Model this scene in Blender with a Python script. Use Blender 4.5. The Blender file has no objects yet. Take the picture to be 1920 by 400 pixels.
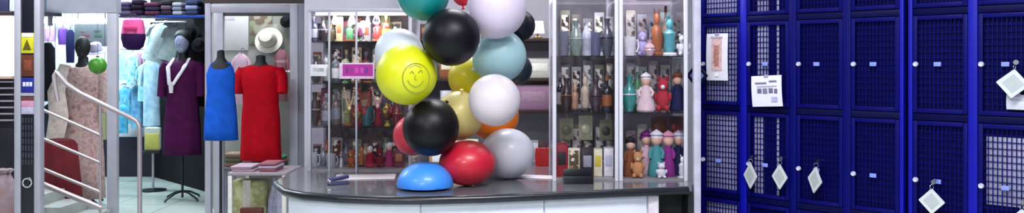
import bpy, bmesh, math, random
from mathutils import Vector, Matrix, Euler
random.seed(7)
PI = math.pi
SC = bpy.context.scene
COL = SC.collection
F, CX, HZ, CZ = 1600.0, 960.0, 118.0, 1.5      # focal length (px of 1920), principal column, horizon row, eye height

def P(px, py, d):
    return Vector(((px - CX) / F * d, d, CZ - (py - HZ) / F * d))
def X(px, d): return (px - CX) / F * d
def Z(py, d): return CZ - (py - HZ) / F * d

# ------------------------------------------------------------------ materials
def lin(c):
    out = []
    for v in c:
        v = v / 255.0
        out.append(v / 12.92 if v <= 0.04045 else ((v + 0.055) / 1.055) ** 2.4)
    return out
MATS = {}
def mat(col, rough=0.5, metal=0.0, var=0.10, scale=30.0, coat=0.0, trans=0.0, emit=0.0, sub=0.0, bump=0.0, spec=None):
    key = (tuple(col), rough, metal, var, scale, coat, trans, emit, sub, bump, spec)
    if key in MATS: return MATS[key]
    m = bpy.data.materials.new('surface'); m.use_nodes = True
    nt = m.node_tree; b = nt.nodes['Principled BSDF']
    r, g, bl = lin(col)
    b.inputs['Roughness'].default_value = rough
    b.inputs['Metallic'].default_value = metal
    b.inputs['Specular IOR Level'].default_value = spec if spec is not None else (0.15 if rough >= 0.7 else 0.5)
    b.inputs['Coat Weight'].default_value = coat
    b.inputs['Transmission Weight'].default_value = trans
    if sub:
        b.inputs['Subsurface Weight'].default_value = sub
        b.inputs['Subsurface Radius'].default_value = (0.05, 0.05, 0.05)
    tc = nt.nodes.new('ShaderNodeTexCoord'); nz = nt.nodes.new('ShaderNodeTexNoise')
    nz.inputs['Scale'].default_value = scale; nz.inputs['Detail'].default_value = 3
    rp = nt.nodes.new('ShaderNodeValToRGB')
    rp.color_ramp.elements[0].position = 0.3; rp.color_ramp.elements[1].position = 0.7
    rp.color_ramp.elements[0].color = (r * (1 - var), g * (1 - var), bl * (1 - var), 1)
    rp.color_ramp.elements[1].color = (min(1, r * (1 + var)), min(1, g * (1 + var)), min(1, bl * (1 + var)), 1)
    nt.links.new(tc.outputs['Object'], nz.inputs['Vector'])
    nt.links.new(nz.outputs['Fac'], rp.inputs['Fac'])
    nt.links.new(rp.outputs['Color'], b.inputs['Base Color'])
    if bump:
        bp = nt.nodes.new('ShaderNodeBump'); bp.inputs['Strength'].default_value = bump; bp.inputs['Distance'].default_value = 0.01
        nt.links.new(nz.outputs['Fac'], bp.inputs['Height']); nt.links.new(bp.outputs['Normal'], b.inputs['Normal'])
    if emit:
        b.inputs['Emission Color'].default_value = (r, g, bl, 1); b.inputs['Emission Strength'].default_value = emit
    MATS[key] = m
    return m
def glass_mat(tint=(0.95, 0.94, 0.955), refl=0.4):
    key = ('glass', tint, refl)
    if key in MATS: return MATS[key]
    m = bpy.data.materials.new('clear_glass'); m.use_nodes = True
    nt = m.node_tree; nt.nodes.clear()
    out = nt.nodes.new('ShaderNodeOutputMaterial'); mx = nt.nodes.new('ShaderNodeMixShader')
    tr = nt.nodes.new('ShaderNodeBsdfTransparent'); gl = nt.nodes.new('ShaderNodeBsdfGlossy')
    fr = nt.nodes.new('ShaderNodeFresnel'); fr.inputs['IOR'].default_value = 1.35
    ml = nt.nodes.new('ShaderNodeMath'); ml.operation = 'MULTIPLY'; ml.inputs[1].default_value = refl
    tr.inputs['Color'].default_value = (*tint, 1); gl.inputs['Roughness'].default_value = 0.03
    nt.links.new(fr.outputs[0], ml.inputs[0]); nt.links.new(ml.outputs[0], mx.inputs[0])
    nt.links.new(tr.outputs[0], mx.inputs[1]); nt.links.new(gl.outputs[0], mx.inputs[2])
    nt.links.new(mx.outputs[0], out.inputs['Surface'])
    MATS[key] = m
    return m
def pattern_mat(cols, scale=18.0, rough=0.9, kind='voronoi'):
    key = ('pat', tuple(cols), scale, kind)
    if key in MATS: return MATS[key]
    m = bpy.data.materials.new('patterned_cloth'); m.use_nodes = True
    nt = m.node_tree; b = nt.nodes['Principled BSDF']; b.inputs['Roughness'].default_value = rough
    tc = nt.nodes.new('ShaderNodeTexCoord')
    if kind == 'voronoi':
        tx = nt.nodes.new('ShaderNodeTexVoronoi'); src = 'Color'
    else:
        tx = nt.nodes.new('ShaderNodeTexNoise'); tx.inputs['Detail'].default_value = 4; src = 'Fac'
    tx.inputs['Scale'].default_value = scale
    rp = nt.nodes.new('ShaderNodeValToRGB'); rp.color_ramp.interpolation = 'CONSTANT' if kind == 'voronoi' else 'LINEAR'
    els = rp.color_ramp.elements
    n = len(cols)
    lo, hi = (0.0, 1.0) if kind == 'voronoi' else (0.3, 0.7)
    for i, c in enumerate(cols):
        p = lo + (hi - lo) * i / (n if kind == 'voronoi' else n - 1)
        if i < 2: e = els[i]; e.position = p
        else: e = els.new(p)
        e.color = (*lin(c), 1)
    nt.links.new(tc.outputs['Object'], tx.inputs['Vector']); nt.links.new(tx.outputs[src], rp.inputs['Fac'])
    nt.links.new(rp.outputs['Color'], b.inputs['Base Color'])
    MATS[key] = m
    return m
def latex(col, clear=0.0):
    """balloon rubber: glossy skin that lets some light through"""
    key = ('latex', tuple(col), clear)
    if key in MATS: return MATS[key]
    m = mat(col, rough=0.42, var=0.05, scale=6, coat=0.15 if sum(col) > 60 else 0.0, spec=0.5 if sum(col) > 60 else 0.25, sub=0.15 if clear == 0 and sum(col) > 120 else 0.0)
    m = m.copy(); MATS[key] = m
    nt = m.node_tree; b = nt.nodes['Principled BSDF']; out = nt.nodes['Material Output']
    if clear:
        tr = nt.nodes.new('ShaderNodeBsdfTransparent'); mx = nt.nodes.new('ShaderNodeMixShader')
        c = lin(col); tr.inputs['Color'].default_value = (0.5 + c[0] / 2, 0.5 + c[1] / 2, 0.5 + c[2] / 2, 1)
        mx.inputs[0].default_value = clear
        nt.links.new(b.outputs[0], mx.inputs[1]); nt.links.new(tr.outputs[0], mx.inputs[2]); nt.links.new(mx.outputs[0], out.inputs['Surface'])
    return m

ALU = mat((178, 177, 190), 0.4, 0.12, 0.06, 8)
ALU_D = mat((132, 134, 146), 0.45, 0.12, 0.06, 8)
SATIN = mat((214, 212, 236), 0.45, 0.15, 0.03, 10)
STEEL = mat((190, 180, 186), 0.28, 0.8, 0.05, 10)
CHROME = mat((215, 215, 225), 0.15, 1.0, 0.03, 10)
WHITE = mat((214, 212, 224), 0.4, 0, 0.04, 8)
LAC = mat((224, 227, 240), 0.25, 0, 0.03, 3, coat=0.3)
BLACK = mat((16, 15, 20), 0.6, 0, 0.1)
PLBLACK = mat((20, 20, 30), 0.35, 0, 0.1)
DKWOOD = mat((52, 34, 28), 0.5, 0, 0.2, 25)
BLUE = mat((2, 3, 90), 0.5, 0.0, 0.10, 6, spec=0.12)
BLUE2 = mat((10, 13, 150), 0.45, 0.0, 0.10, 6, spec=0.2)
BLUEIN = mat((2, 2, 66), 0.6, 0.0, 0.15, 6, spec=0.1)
GREYIN = mat((150, 148, 176), 0.5, 0.1, 0.12, 12)
PAPER = mat((232, 230, 238), 0.8, 0, 0.04, 40)
GLASS = glass_mat()
SHELFGLASS = glass_mat((0.86, 0.87, 0.88), 0.7)

# ------------------------------------------------------------------ mesh building
class MB:
    def __init__(s): s.bm = bmesh.new()
    def _xf(s, vs, M):
        if M is not None:
            for v in vs: v.co = M @ v.co
    def box(s, c, size, rot=None, bevel=0.0, seg=2):
        g = bmesh.ops.create_cube(s.bm, size=1.0)
        vs = g['verts']
        for v in vs: v.co = Vector((v.co.x * size[0], v.co.y * size[1], v.co.z * size[2]))
        if bevel > 0:
            es = list({e for v in vs for e in v.link_edges})
            r = bmesh.ops.bevel(s.bm, geom=es, offset=min(bevel, 0.45 * min(size)), segments=seg, profile=0.5, affect='EDGES', clamp_overlap=True)
            vs = list({v for f in r['faces'] for v in f.verts} | {v for v in vs if v.is_valid})
        M = Matrix.Translation(Vector(c))
        if rot is not None: M = M @ Euler(rot).to_matrix().to_4x4()
        s._xf(vs, M); return s
    def span(s, a, b, bevel=0.0):
        a = Vector(a); b = Vector(b)
        return s.box((a + b) / 2, [abs(b[i] - a[i]) for i in range(3)], None, bevel)
    def tube(s, pts, r, seg=10, closed=False, flat=1.0):
        pts = [Vector(p) for p in pts]; n = len(pts); rings = []
        rr = r if isinstance(r, (list, tuple)) else [r] * n
        up = None
        for i in range(n):
            if closed: t = pts[(i + 1) % n] - pts[i - 1]
            else: t = pts[min(i + 1, n - 1)] - pts[max(i - 1, 0)]
            t.normalize()
            if up is None:
                up = Vector((0, 0, 1)) if abs(t.z) < 0.9 else Vector((0, 1, 0))
            u = t.cross(up)
            if u.length < 1e-5: u = t.cross(Vector((1, 0, 0)))
            u.normalize(); w = u.cross(t).normalized(); up = w
            rings.append([s.bm.verts.new(pts[i] + (u * math.cos(2 * PI * k / seg) + w * (math.sin(2 * PI * k / seg) * flat)) * rr[i]) for k in range(seg)])
        s._skin(rings, closed)
        return s
    def _skin(s, rings, closed=False, cap=True):
        n = len(rings); seg = len(rings[0])
        for i in range(n if closed else n - 1):
            a = rings[i]; b = rings[(i + 1) % n]
            for k in range(seg):
                s.bm.faces.new((a[k], a[(k + 1) % seg], b[(k + 1) % seg], b[k]))
        if not closed and cap:
            s.bm.faces.new(list(reversed(rings[0]))); s.bm.faces.new(rings[-1])
    def loft(s, rings, cap=True):
        s._skin([[s.bm.verts.new(Vector(p)) for p in r] for r in rings], False, cap); return s
    def lathe(s, prof, c=(0, 0, 0), seg=20, M=None):
        """prof: (radius, height) pairs"""
        c = Vector(c); rings = []
        for r, z in prof:
            r = max(r, 1e-4)
            rings.append([s.bm.verts.new(Vector((r * math.cos(2 * PI * k / seg), r * math.sin(2 * PI * k / seg), z))) for k in range(seg)])
        if M is not None:
            for q in rings: s._xf(q, M)
        for q in rings:
            for v in q: v.co += c
        s._skin(rings); return s
    def ell(s, c, r, rot=None, seg=18, rings=12):
        g = bmesh.ops.create_uvsphere(s.bm, u_segments=seg, v_segments=rings, radius=1.0)
        M = Matrix.Translation(Vector(c))
        if rot is not None: M = M @ Euler(rot).to_matrix().to_4x4()
        r = (r, r, r) if not isinstance(r, (tuple, list)) else r
        M = M @ Matrix.Diagonal((*r, 1)); s._xf(g['verts'], M); return s
    def prism(s, outline, z0, z1):
        a = [s.bm.verts.new((x, y, z0)) for x, y in outline]; b = [s.bm.verts.new((x, y, z1)) for x, y in outline]
        s._skin([a, b]); return s
    def slab_xz(s, outline, y0, y1):
        a = [s.bm.verts.new((x, y0, z)) for x, z in outline]; b = [s.bm.verts.new((x, y1, z)) for x, z in outline]
        s._skin([a, b]); return s
    def build(s, name, m, parent=None, angle=38, origin=None):
        bmesh.ops.recalc_face_normals(s.bm, faces=s.bm.faces[:])
        if origin is not None:
            for v in s.bm.verts: v.co -= Vector(origin)
        me = bpy.data.meshes.new(name); s.bm.to_mesh(me); s.bm.free()
        me.materials.append(m)
        for p in me.polygons: p.use_smooth = True
        me.set_sharp_from_angle(angle=math.radians(angle))
        o = bpy.data.objects.new(name, me); COL.objects.link(o)
        if origin is not None: o.location = origin
        if parent is not None: o.parent = parent
        return o
LABELS = {}
def tag(o, label, cat, group=None):
    w = label.replace(',', ' ').split()
    if not 4 <= len(w) <= 16: print('LABEL LENGTH', len(w), label)
    if label in LABELS: print('LABEL TWICE', label)
    LABELS[label] = 1
    o['label'] = label; o['category'] = cat
    if group: o['group'] = group
    return o
def thing(name, label, cat, loc=(0, 0, 0), rz=0.0, group=None):
    o = bpy.data.objects.new(name, None); COL.objects.link(o)
    o.empty_display_size = 0.05
    o.location = loc; o.rotation_euler = (0, 0, rz)
    return tag(o, label, cat, group)
def struct(o, kind='structure'):
    o['kind'] = kind; return o

# ------------------------------------------------------------------ the shell of the hall
def floor_material():
    m = bpy.data.materials.new('floor_tiles'); m.use_nodes = True
    nt = m.node_tree; b = nt.nodes['Principled BSDF']; b.inputs['Roughness'].default_value = 0.22
    tc = nt.nodes.new('ShaderNodeTexCoord'); br = nt.nodes.new('ShaderNodeTexBrick'); br.offset = 0.0
    br.inputs['Scale'].default_value = 1.0; br.inputs['Brick Width'].default_value = 0.6; br.inputs['Row Height'].default_value = 0.6
    br.inputs['Mortar Size'].default_value = 0.006
    br.inputs['Color1'].default_value = (*lin((196, 206, 200)), 1); br.inputs['Color2'].default_value = (*lin((188, 198, 192)), 1)
    br.inputs['Mortar'].default_value = (*lin((140, 146, 142)), 1)
    nt.links.new(tc.outputs['Object'], br.inputs['Vector']); nt.links.new(br.outputs['Color'], b.inputs['Base Color'])
    return m
CEIL = 3.0
struct(MB().span((-8, -4, -0.1), (4.2, 11.6, 0)).build('floor', floor_material()))
struct(MB().span((-8, -4, CEIL), (4.2, 11.6, CEIL + 0.1)).build('ceiling', mat((205, 206, 212), 0.9, 0, 0.05, 3)))
WALLM = mat((226, 232, 236), 0.8, 0, 0.04, 4)
struct(MB().span((-8, 11.3, 0), (-1.2, 11.5, CEIL)).build('wall_back', WALLM))
struct(MB().span((-8.1, -4, 0), (-8, 11.5, CEIL)).build('wall_left', mat((150, 150, 160), 0.8)))
struct(MB().span((4.1, -4, 0), (4.2, 11.5, CEIL)).build('wall_right', mat((120, 120, 150), 0.8)))
struct(MB().span((-8, -4.1, 0), (4.2, -4, CEIL)).build('wall_rear', mat((150, 150, 158), 0.8)))
# the souvenir corner's back wall and the wall that closes it from the clothes shop
struct(MB().span((-1.46, 6.0, 0), (4.1, 6.1, CEIL)).build('wall_back', mat((176, 172, 184), 0.8, 0, 0.05, 4)))
struct(MB().span((-1.46, 6.1, 0), (-1.36, 11.3, CEIL)).build('wall_right', mat((150, 150, 160), 0.8)))
# angled dark wall at the back of the shop, running to the show window
DARKW = mat((22, 20, 26), 0.75, 0, 0.15, 10)
for pa, pb in (((-4.79, 11.3), (-3.30, 9.62)), ((-3.30, 9.62), (-3.08, 8.78))):
    a0, a1 = Vector(pa), Vector(pb); dv = a1 - a0; dn = Vector((-dv.y, dv.x)).normalized() * 0.05
    q = [a0, a1, a1 + dn, a0 + dn]
    struct(MB().prism([(p.x, p.y) for p in q], 0, CEIL).build('wall_right', DARKW))
struct(MB().span((X(398, 8.8), 8.78, 0), (-1.46, 8.86, CEIL)).build('wall_back', mat((158, 163, 154), 0.85, 0, 0.05, 6)))
# dark lower board along the back wall of the shop
struct(MB().span((-7.9, 11.22, 0), (X(290, 11.2), 11.3, 0.52)).build('baseboard_back', mat((24, 20, 40), 0.6)))
# shop front header
DSF = 8.2
struct(MB().span((X(-40, DSF), 8.16, Z(24, DSF)), (X(222, DSF), 8.26, CEIL)).build('trim_1', mat((148, 152, 164), 0.5, 0, 0.1, 5)))
struct(MB().span((X(386, DSF), 8.16, Z(6, DSF)), (-1.46, 8.26, CEIL)).build('trim_2', mat((70, 52, 52), 0.6)))

# ------------------------------------------------------------------ lights of the place and an added panel
def ceiling_light(x, y, sx, sy, watts, col, label, z=CEIL):
    t = thing('ceiling_light', label, 'light', (x, y, z), 0, 'ceiling lights')
    MB().box((0, 0, -0.02), (sx + 0.06, sy + 0.06, 0.04), bevel=0.006).build('frame', WHITE, t)
    MB().box((0, 0, -0.045), (sx, sy, 0.012)).build('diffuser', mat((245, 245, 250), 0.5, emit=1.5), t)
    L = bpy.data.lights.new('lamp', 'AREA'); L.shape = 'RECTANGLE'; L.size = sx; L.size_y = sy; L.energy = watts; L.color = col
    o = bpy.data.objects.new('lamp', L); COL.objects.link(o); o.location = (0, 0, -0.06); o.parent = t
COOL = (0.93, 0.95, 1.0)
W = 40
ceiling_light(-2.2, 1.2, 1.2, 0.6, W, COOL, 'flat ceiling light panel over the aisle before the stair rail')
ceiling_light(0.4, 1.6, 1.2, 0.6, W * 2.2, COOL, 'flat ceiling light panel over the aisle before the white counter')
ceiling_light(-0.4, 4.6, 1.2, 0.6, W * 1.2, COOL, 'flat ceiling light panel above the glass cabinets on the counter')
ceiling_light(-3.0, 5.2, 1.2, 0.6, W * 1.3, COOL, 'flat ceiling light panel above the aluminium door post')
ceiling_light(-1.0, -1.6, 1.2, 0.6, 205, COOL, 'flat ceiling light panel at the near end of the aisle')
ceiling_light(-4.3, 6.7, 1.2, 0.6, W * 1.5, COOL, 'added ceiling light panel over the stair railing, brightening the gown')  # added fill light, the gown bay was too dim without it
SHOPC = (0.70, 0.93, 1.0)
ceiling_light(-5.2, 10.0, 1.5, 0.5, 125, SHOPC, 'cold white ceiling light panel inside the clothes shop')
ceiling_light(-3.9, 9.2, 0.9, 0.4, 30, SHOPC, 'cold white ceiling light panel above the purple dress')
ceiling_light(-2.5, 8.45, 0.8, 0.25, 42, COOL, 'narrow ceiling light panel above the red dress show window')
wd = bpy.data.worlds.new('world'); SC.world = wd; wd.use_nodes = True
wd.node_tree.nodes['Background'].inputs[0].default_value = (0.55, 0.58, 0.7, 1)
wd.node_tree.nodes['Background'].inputs[1].default_value = 0.1

# ------------------------------------------------------------------ counter
t = thing('sales_counter', 'long white sales counter with a dark grey bowed stone top under the balloons', 'counter', (0, 0, 0))
edge = [(519, 338), (524, 345), (536, 353), (570, 360), (640, 365), (720, 367.5), (800, 367.5), (900, 365), (1000, 361), (1100, 357), (1200, 353), (1290, 349.5)]
front = [(X(px, 800 / (py - HZ)), 800 / (py - HZ)) for px, py in edge]
BACKY = 4.3
out = front + [(0.742, 3.5), (0.742, BACKY), (-1.0, BACKY)]
stone = mat((104, 104, 110), 0.16, 0, 0.35, 220, coat=0.4)
MB().prism(out, 0.972, 1.0).build('countertop', stone, t)
eb = MB()
lip = [Vector((x, y, 0.982)) for x, y in front]
eb.tube(lip, 0.0165, 10)
eb.build('edge_band', mat((30, 30, 38), 0.25, 0, 0.1), t)
body_front = []
for (x, y) in front:
    if X(543, 3.4) <= x <= 0.585: body_front.append((x, y + 0.035))
body_front = [(X(541, 3.46), 3.46)] + body_front + [(0.585, 3.47)]
MB().prism(body_front + [(0.585, BACKY - 0.03), (X(541, 3.46), BACKY - 0.03)], 0.0, 0.972).build('body', LAC, t)
# front panel sheets bent along the curve, with seams between them
def along(x):
    for (x0, y0), (x1, y1) in zip(body_front, body_front[1:]):
        if x0 <= x <= x1: return y0 + (y1 - y0) * (x - x0) / (x1 - x0)
    return body_front[-1][1]
bounds = [X(545, 3.4), X(790, 3.25), X(1020, 3.35), X(1212, 3.46)]
for b0, b1 in zip(bounds, bounds[1:]):
    m = MB(); n = 8; pts = [b0 + 0.003 + (b1 - b0 - 0.006) * i / n for i in range(n + 1)]
    ol = [(x, along(x) - 0.012) for x in pts] + [(x, along(x) + 0.002) for x in reversed(pts)]
    m.prism(ol, 0.10, 0.962); m.build('front_panel', LAC, t)
MB().span((X(1214, 3.46), 3.435, 0.0), (X(1233, 3.46), 3.465, 0.972)).build('end_post', mat((212, 200, 212), 0.4), t)
MB().span((0.588, 3.62, 0.0), (0.735, 3.64, 0.972)).build('recess_panel', BLACK, t)
MB().span((0.72, 3.49, 0), (0.742, BACKY - 0.03, 0.972)).build('side_panel', BLACK, t)

# slim post between counter and lockers
pst = thing('white_post', 'slim pale lilac post standing between the counter and the blue lockers', 'post', (0.762, 3.52, 0))
MB().box((0, 0, 1.49), (0.030, 0.03, 2.96), bevel=0.004).build('shaft', mat((188, 184, 204), 0.4), pst)
MB().box((0, 0, 0.006), (0.034, 0.06, 0.012)).build('foot_plate', ALU, pst)

# ------------------------------------------------------------------ balloons
BG = 'balloons heaped on the counter'
CENTRE = Vector((X(868, 3.45), 3.5, 1.45))
QUEUE = []
def balloon(px, py, r, d, col, label, clear=0.0, sq=1.0, flat=0.0, nd=None, fixed=False, emblem=False):
    QUEUE.append(dict(px=px, py=py, r=r, d=d, col=col, label=label, clear=clear, sq=sq, flat=flat, nd=nd, fixed=fixed, emblem=emblem))
def settle():
    for it in range(200):
        moved = False
        for i in range(len(QUEUE)):
            for j in range(i):
                a, b = QUEUE[i], QUEUE[j]
                if a['d'] > b['d']: a, b = b, a
                need = (a['r'] * a['d'] + b['r'] * b['d']) / F * 0.995 * (0.93 if (a['sq'] < 1 or b['sq'] < 1) else 1)
                dist = (P(a['px'], a['py'], a['d']) - P(b['px'], b['py'], b['d'])).length
                if dist < need - 1e-4:
                    st = 0.5 * (need - dist) + 0.001
                    if not b['fixed']: b['d'] = min(b['d'] + st, 4.05); moved = True
                    elif not a['fixed']: a['d'] = max(a['d'] - st, 3.15); moved = True
        if not moved: break
def make_balloon(px, py, r, d, col, label, clear=0.0, sq=1.0, flat=0.0, nd=None):
    c = P(px, py, d); R = r / F * d
    prof = []
    n = 22
    for i in range(n + 1):
        a = PI * i / n
        rr = math.sin(a); zz = -math.cos(a)
        if zz < 0: zz *= 1.0 + 0.07 * (-zz) ** 6
        prof.append((R * rr, R * zz))
    b = MB()
    if nd is None: nd = (CENTRE - c)
    nd = Vector(nd).normalized()
    rot = Vector((0, 0, -1)).rotation_difference(nd).to_matrix().to_4x4()
    b.lathe(prof, seg=36, M=rot)
    for v in b.bm.verts:
        v.co.z *= sq
        if flat and v.co.z < -flat * R: v.co.z = -flat * R + (v.co.z + flat * R) * 0.12
    o = b.build('balloon', latex(col, clear)); o.location = c
    tag(o, label, 'balloon', BG)
    k = MB()
    base = nd * R * 1.03
    k.lathe([(0.001, -0.004), (0.006, 0.0), (0.0035, 0.006), (0.005, 0.010), (0.008, 0.016), (0.006, 0.017)], seg=12, M=rot @ Matrix.Rotation(PI, 4, 'X'))
    for v in k.bm.verts: v.co += base
    k.build('knot', latex(col, 0), o)
    return o
balloon(793, -12, 50, 3.38, (0, 128, 128), 'teal green balloon cut by the photo top, above the upper black balloon')
balloon(846, 70, 54, 3.30, (10, 8, 16), 'round black balloon directly below the teal green balloon')
balloon(931, 16, 56, 3.38, (216, 202, 224), 'large pearly white balloon at the top beside the upper black balloon', 0.12)
balloon(974, 48, 30, 3.62, (14, 14, 30), 'dark sliver of black balloon peeking out behind the top pearly white balloon')
balloon(937, 105, 50, 3.47, (168, 204, 212), 'translucent pale aqua balloon under the top pearly white balloon', 0.30)
balloon(748, 98, 45, 3.52, (212, 218, 230), 'pale bluish white balloon half hidden behind the yellow balloon', 0.08)
balloon(762, 140, 57, 3.33, (206, 208, 14), 'bright yellow balloon with a printed round emblem', emblem=True)
balloon(927, 188, 49, 3.35, (214, 203, 210), 'white balloon with a bright shine in front of the orange balloon', 0.10)
balloon(925, 218, 48, 3.72, (238, 120, 24), 'orange balloon showing below the white balloon it hides behind')
balloon(882, 146, 42, 3.66, (222, 204, 20), 'yellow balloon hidden deep behind the pale aqua balloon')
balloon(860, 218, 46, 3.56, (226, 206, 130), 'cream yellow balloon between the lower black and the white balloons', 0.10)
balloon(808, 240, 53, 3.38, (9, 7, 11), 'round black balloon above the blue balloon on the counter')
balloon(775, 254, 38, 3.58, (206, 52, 72), 'coral red balloon peeking out behind the lower black balloon')
balloon(876, 306, 53, 3.47, (190, 22, 48), 'squat crimson balloon resting on the counter beside the blue one', sq=0.80, nd=(0.2, 1, 0.3), fixed=True)
balloon(952, 290, 51, 3.67, (198, 196, 208), 'greyish white balloon resting on the counter behind the crimson one', 0.06, sq=0.93, nd=(0, 1, 0.1), fixed=True)
balloon(797, 345, 53, 3.39, (60, 138, 232), 'blue balloon sagging flat on the counter front like a dome', sq=0.80, flat=0.05, nd=(0, 0.5, -0.4), fixed=True)
balloon(868, -12, 22, 3.55, (200, 20, 60), 'small crimson balloon tip hanging at the photo top behind the black balloon')
balloon(968, 130, 30, 3.68, (10, 30, 40), 'dark green balloon edge behind the translucent pale aqua balloon')
settle()
for q_ in QUEUE:
    ee = q_.pop('emblem'); fx = q_.pop('fixed')
    o = make_balloon(**q_)
    if fx: o.location.z = 1.0 - min(v.co.z for v in o.data.vertices) + 0.0005
    if ee: yb = o; YD = q_['d']
# emblem printed on the yellow balloon: ring and simple strokes lying on the rubber
em = MB(); Rb = 57 / F * YD
def on_ball(u, v):
    x = (u - 762) / F * YD; z = -(v - 140) / F * YD
    y = -math.sqrt(max(1e-6, (Rb * 1.004) ** 2 - x * x - z * z)); return Vector((x, y, z))
def stroke(pts, w):
    em.tube([on_ball(*p) for p in pts], w, 6)
ring = [(785 + 23 * math.cos(a), 146 + 27 * math.sin(a)) for a in [2 * PI * i / 28 for i in range(28)]]
em.tube([on_ball(*p) for p in ring], 0.0022, 6, closed=True)
stroke([(771, 150), (776, 158), (784, 162), (793, 158), (798, 150)], 0.0020)
stroke([(775, 137), (779, 133), (782, 138)], 0.0024)
stroke([(790, 136), (794, 131), (797, 136)], 0.0024)
stroke([(785, 140), (783, 148), (787, 149)], 0.0018)
stroke([(774, 127), (784, 122), (795, 127)], 0.0016)
em.build('printed_emblem', mat((150, 148, 34), 0.5), yb)['label'] = 'olive printed emblem'

# ------------------------------------------------------------------ blue lockers
LO = Vector((0.844, 3.88, 0)); LU = Vector((0.691, -0.723, 0)).normalized(); LN = Vector((-LU.y, LU.x, 0))  # LN points away from the camera
LRZ = math.atan2(LU.y, LU.x)
ROWS = [0.13, 0.52, 0.91, 1.30, 1.69, 2.08]
DOORME = {}
def mesh_for(w, h):
    key = (round(w, 4), round(h, 4))
    if key in DOORME: return DOORME[key]
    f = MB(); fw = 0.016
    f.box((fw / 2, 0, h / 2), (fw, 0.014, h), bevel=0.002); f.box((w - fw / 2, 0, h / 2), (fw, 0.014, h), bevel=0.002)
    f.box((w / 2, 0, fw / 2), (w - 2 * fw, 0.014, fw), bevel=0.002); f.box((w / 2, 0, h - fw / 2), (w - 2 * fw, 0.014, fw), bevel=0.002)
    g = MB()
    nx = int((w - 2 * fw) / 0.014); nz = int((h - 2 * fw) / 0.022)
    for i in range(1, nx):
        x = fw + (w - 2 * fw) * i / nx; g.box((x, 0.002, h / 2), (0.0030, 0.0034, h - 2 * fw))
    for i in range(1, nz):
        z = fw + (h - 2 * fw) * i / nz; g.box((w / 2, 0.006, z), (w - 2 * fw, 0.0026, 0.0026))
    DOORME[key] = (f, g, [None, None, None])
    return DOORME[key]
def lathe_y(b, prof, c, seg=16):
    b.lathe([(r, z) for r, z in prof], c=c, seg=seg, M=Matrix.Rotation(PI / 2, 4, 'X'))
def link_part(name, me, parent, loc):
    o = bpy.data.objects.new(name, me); COL.objects.link(o); o.parent = parent; o.location = loc; return o
lk = MB(); lathe_y(lk, [(0.0095, 0), (0.0095, 0.006), (0.0075, 0.010), (0.0068, 0.010), (0.0062, 0.007), (0.001, 0.007)], (0, 0, 0)); lk.box((0, -0.0075, 0), (0.0016, 0.002, 0.008))
LOCK = lk.build('lock', SATIN); LOCKME = LOCK.data; bpy.data.objects.remove(LOCK)
pk = MB(); pk.box((0, -0.002, 0), (0.026, 0.004, 0.016), bevel=0.0018, seg=2)
PLT = pk.build('number_plate', mat((128, 142, 232), 0.35, 0, 0.05)); PLATEME = PLT.data; bpy.data.objects.remove(PLT)
def bank(cols, label, backdrops):
    s0, s1 = cols[0], cols[-1]; D = 0.45
    t = thing('locker_bank', label, 'lockers', LO + LU * s0, LRZ, 'blue lockers')
    w = s1 - s0; top = ROWS[-1] + 0.03
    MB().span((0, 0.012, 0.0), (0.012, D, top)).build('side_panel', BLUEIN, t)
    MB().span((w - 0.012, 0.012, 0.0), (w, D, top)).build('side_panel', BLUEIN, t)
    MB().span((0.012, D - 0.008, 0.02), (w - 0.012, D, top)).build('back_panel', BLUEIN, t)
    MB().span((0, 0, top), (w, D, top + 0.02), 0.004).build('top_panel', BLUE, t)
    MB().span((0.0, 0.02, 0.0), (w, 0.05, 0.12)).build('plinth', BLUEIN, t)
    for i, s in enumerate(cols):
        a = max(0, s - s0 - 0.016); b = min(w, s - s0 + 0.016)
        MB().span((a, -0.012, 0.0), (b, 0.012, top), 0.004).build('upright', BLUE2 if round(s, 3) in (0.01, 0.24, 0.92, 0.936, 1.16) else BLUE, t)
        if 0 < i < len(cols) - 1: MB().span((s - s0 - 0.002, 0.013, 0.12), (s - s0 + 0.002, D - 0.01, top)).build('divider', BLUEIN, t)
    for z in ROWS:
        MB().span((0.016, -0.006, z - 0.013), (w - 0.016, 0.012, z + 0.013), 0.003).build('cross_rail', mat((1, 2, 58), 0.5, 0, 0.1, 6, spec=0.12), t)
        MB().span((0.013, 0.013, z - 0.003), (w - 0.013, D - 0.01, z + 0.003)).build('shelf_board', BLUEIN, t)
    for (sa, sb, za, zb) in backdrops:  # boards stand in for the bright surroundings showing through the mesh
        MB().span((sa - s0, 0.0065, za), (sb - s0, 0.0095, zb), 0.0005).build('bright_backdrop', GREYIN, t)['label'] = 'grey board imitating bright surroundings behind the wire mesh'
    for ci, (c0, c1) in enumerate(zip(cols, cols[1:])):
        for ri, (z0, z1) in enumerate(zip(ROWS, ROWS[1:])):
            dw = c1 - c0 - 0.034; dh = z1 - z0 - 0.03
            f, g, me = mesh_for(dw, dh)
            loc = (c0 - s0 + 0.017, -0.004, z0 + 0.015)
            if me[0] is None:
                d = f.build('door', BLUE, t); d.location = loc; me[0] = d.data
                k = g.build('wire_mesh', BLUE, d); me[1] = k.data
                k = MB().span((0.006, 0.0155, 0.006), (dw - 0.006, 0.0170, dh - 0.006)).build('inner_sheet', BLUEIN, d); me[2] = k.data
            else:
                d = link_part('door', me[0], t, loc); link_part('wire_mesh', me[1], d, (0, 0, 0)); link_part('inner_sheet', me[2], d, (0, 0, 0))
            lz = (1.495 if ri == 3 else z0 + 0.155) - z0 - 0.015
            link_part('lock', LOCKME, d, (0.012, -0.0075, lz))
            link_part('number_plate', PLATEME, d, (0.088, -0.006, lz))
    return t
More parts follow.
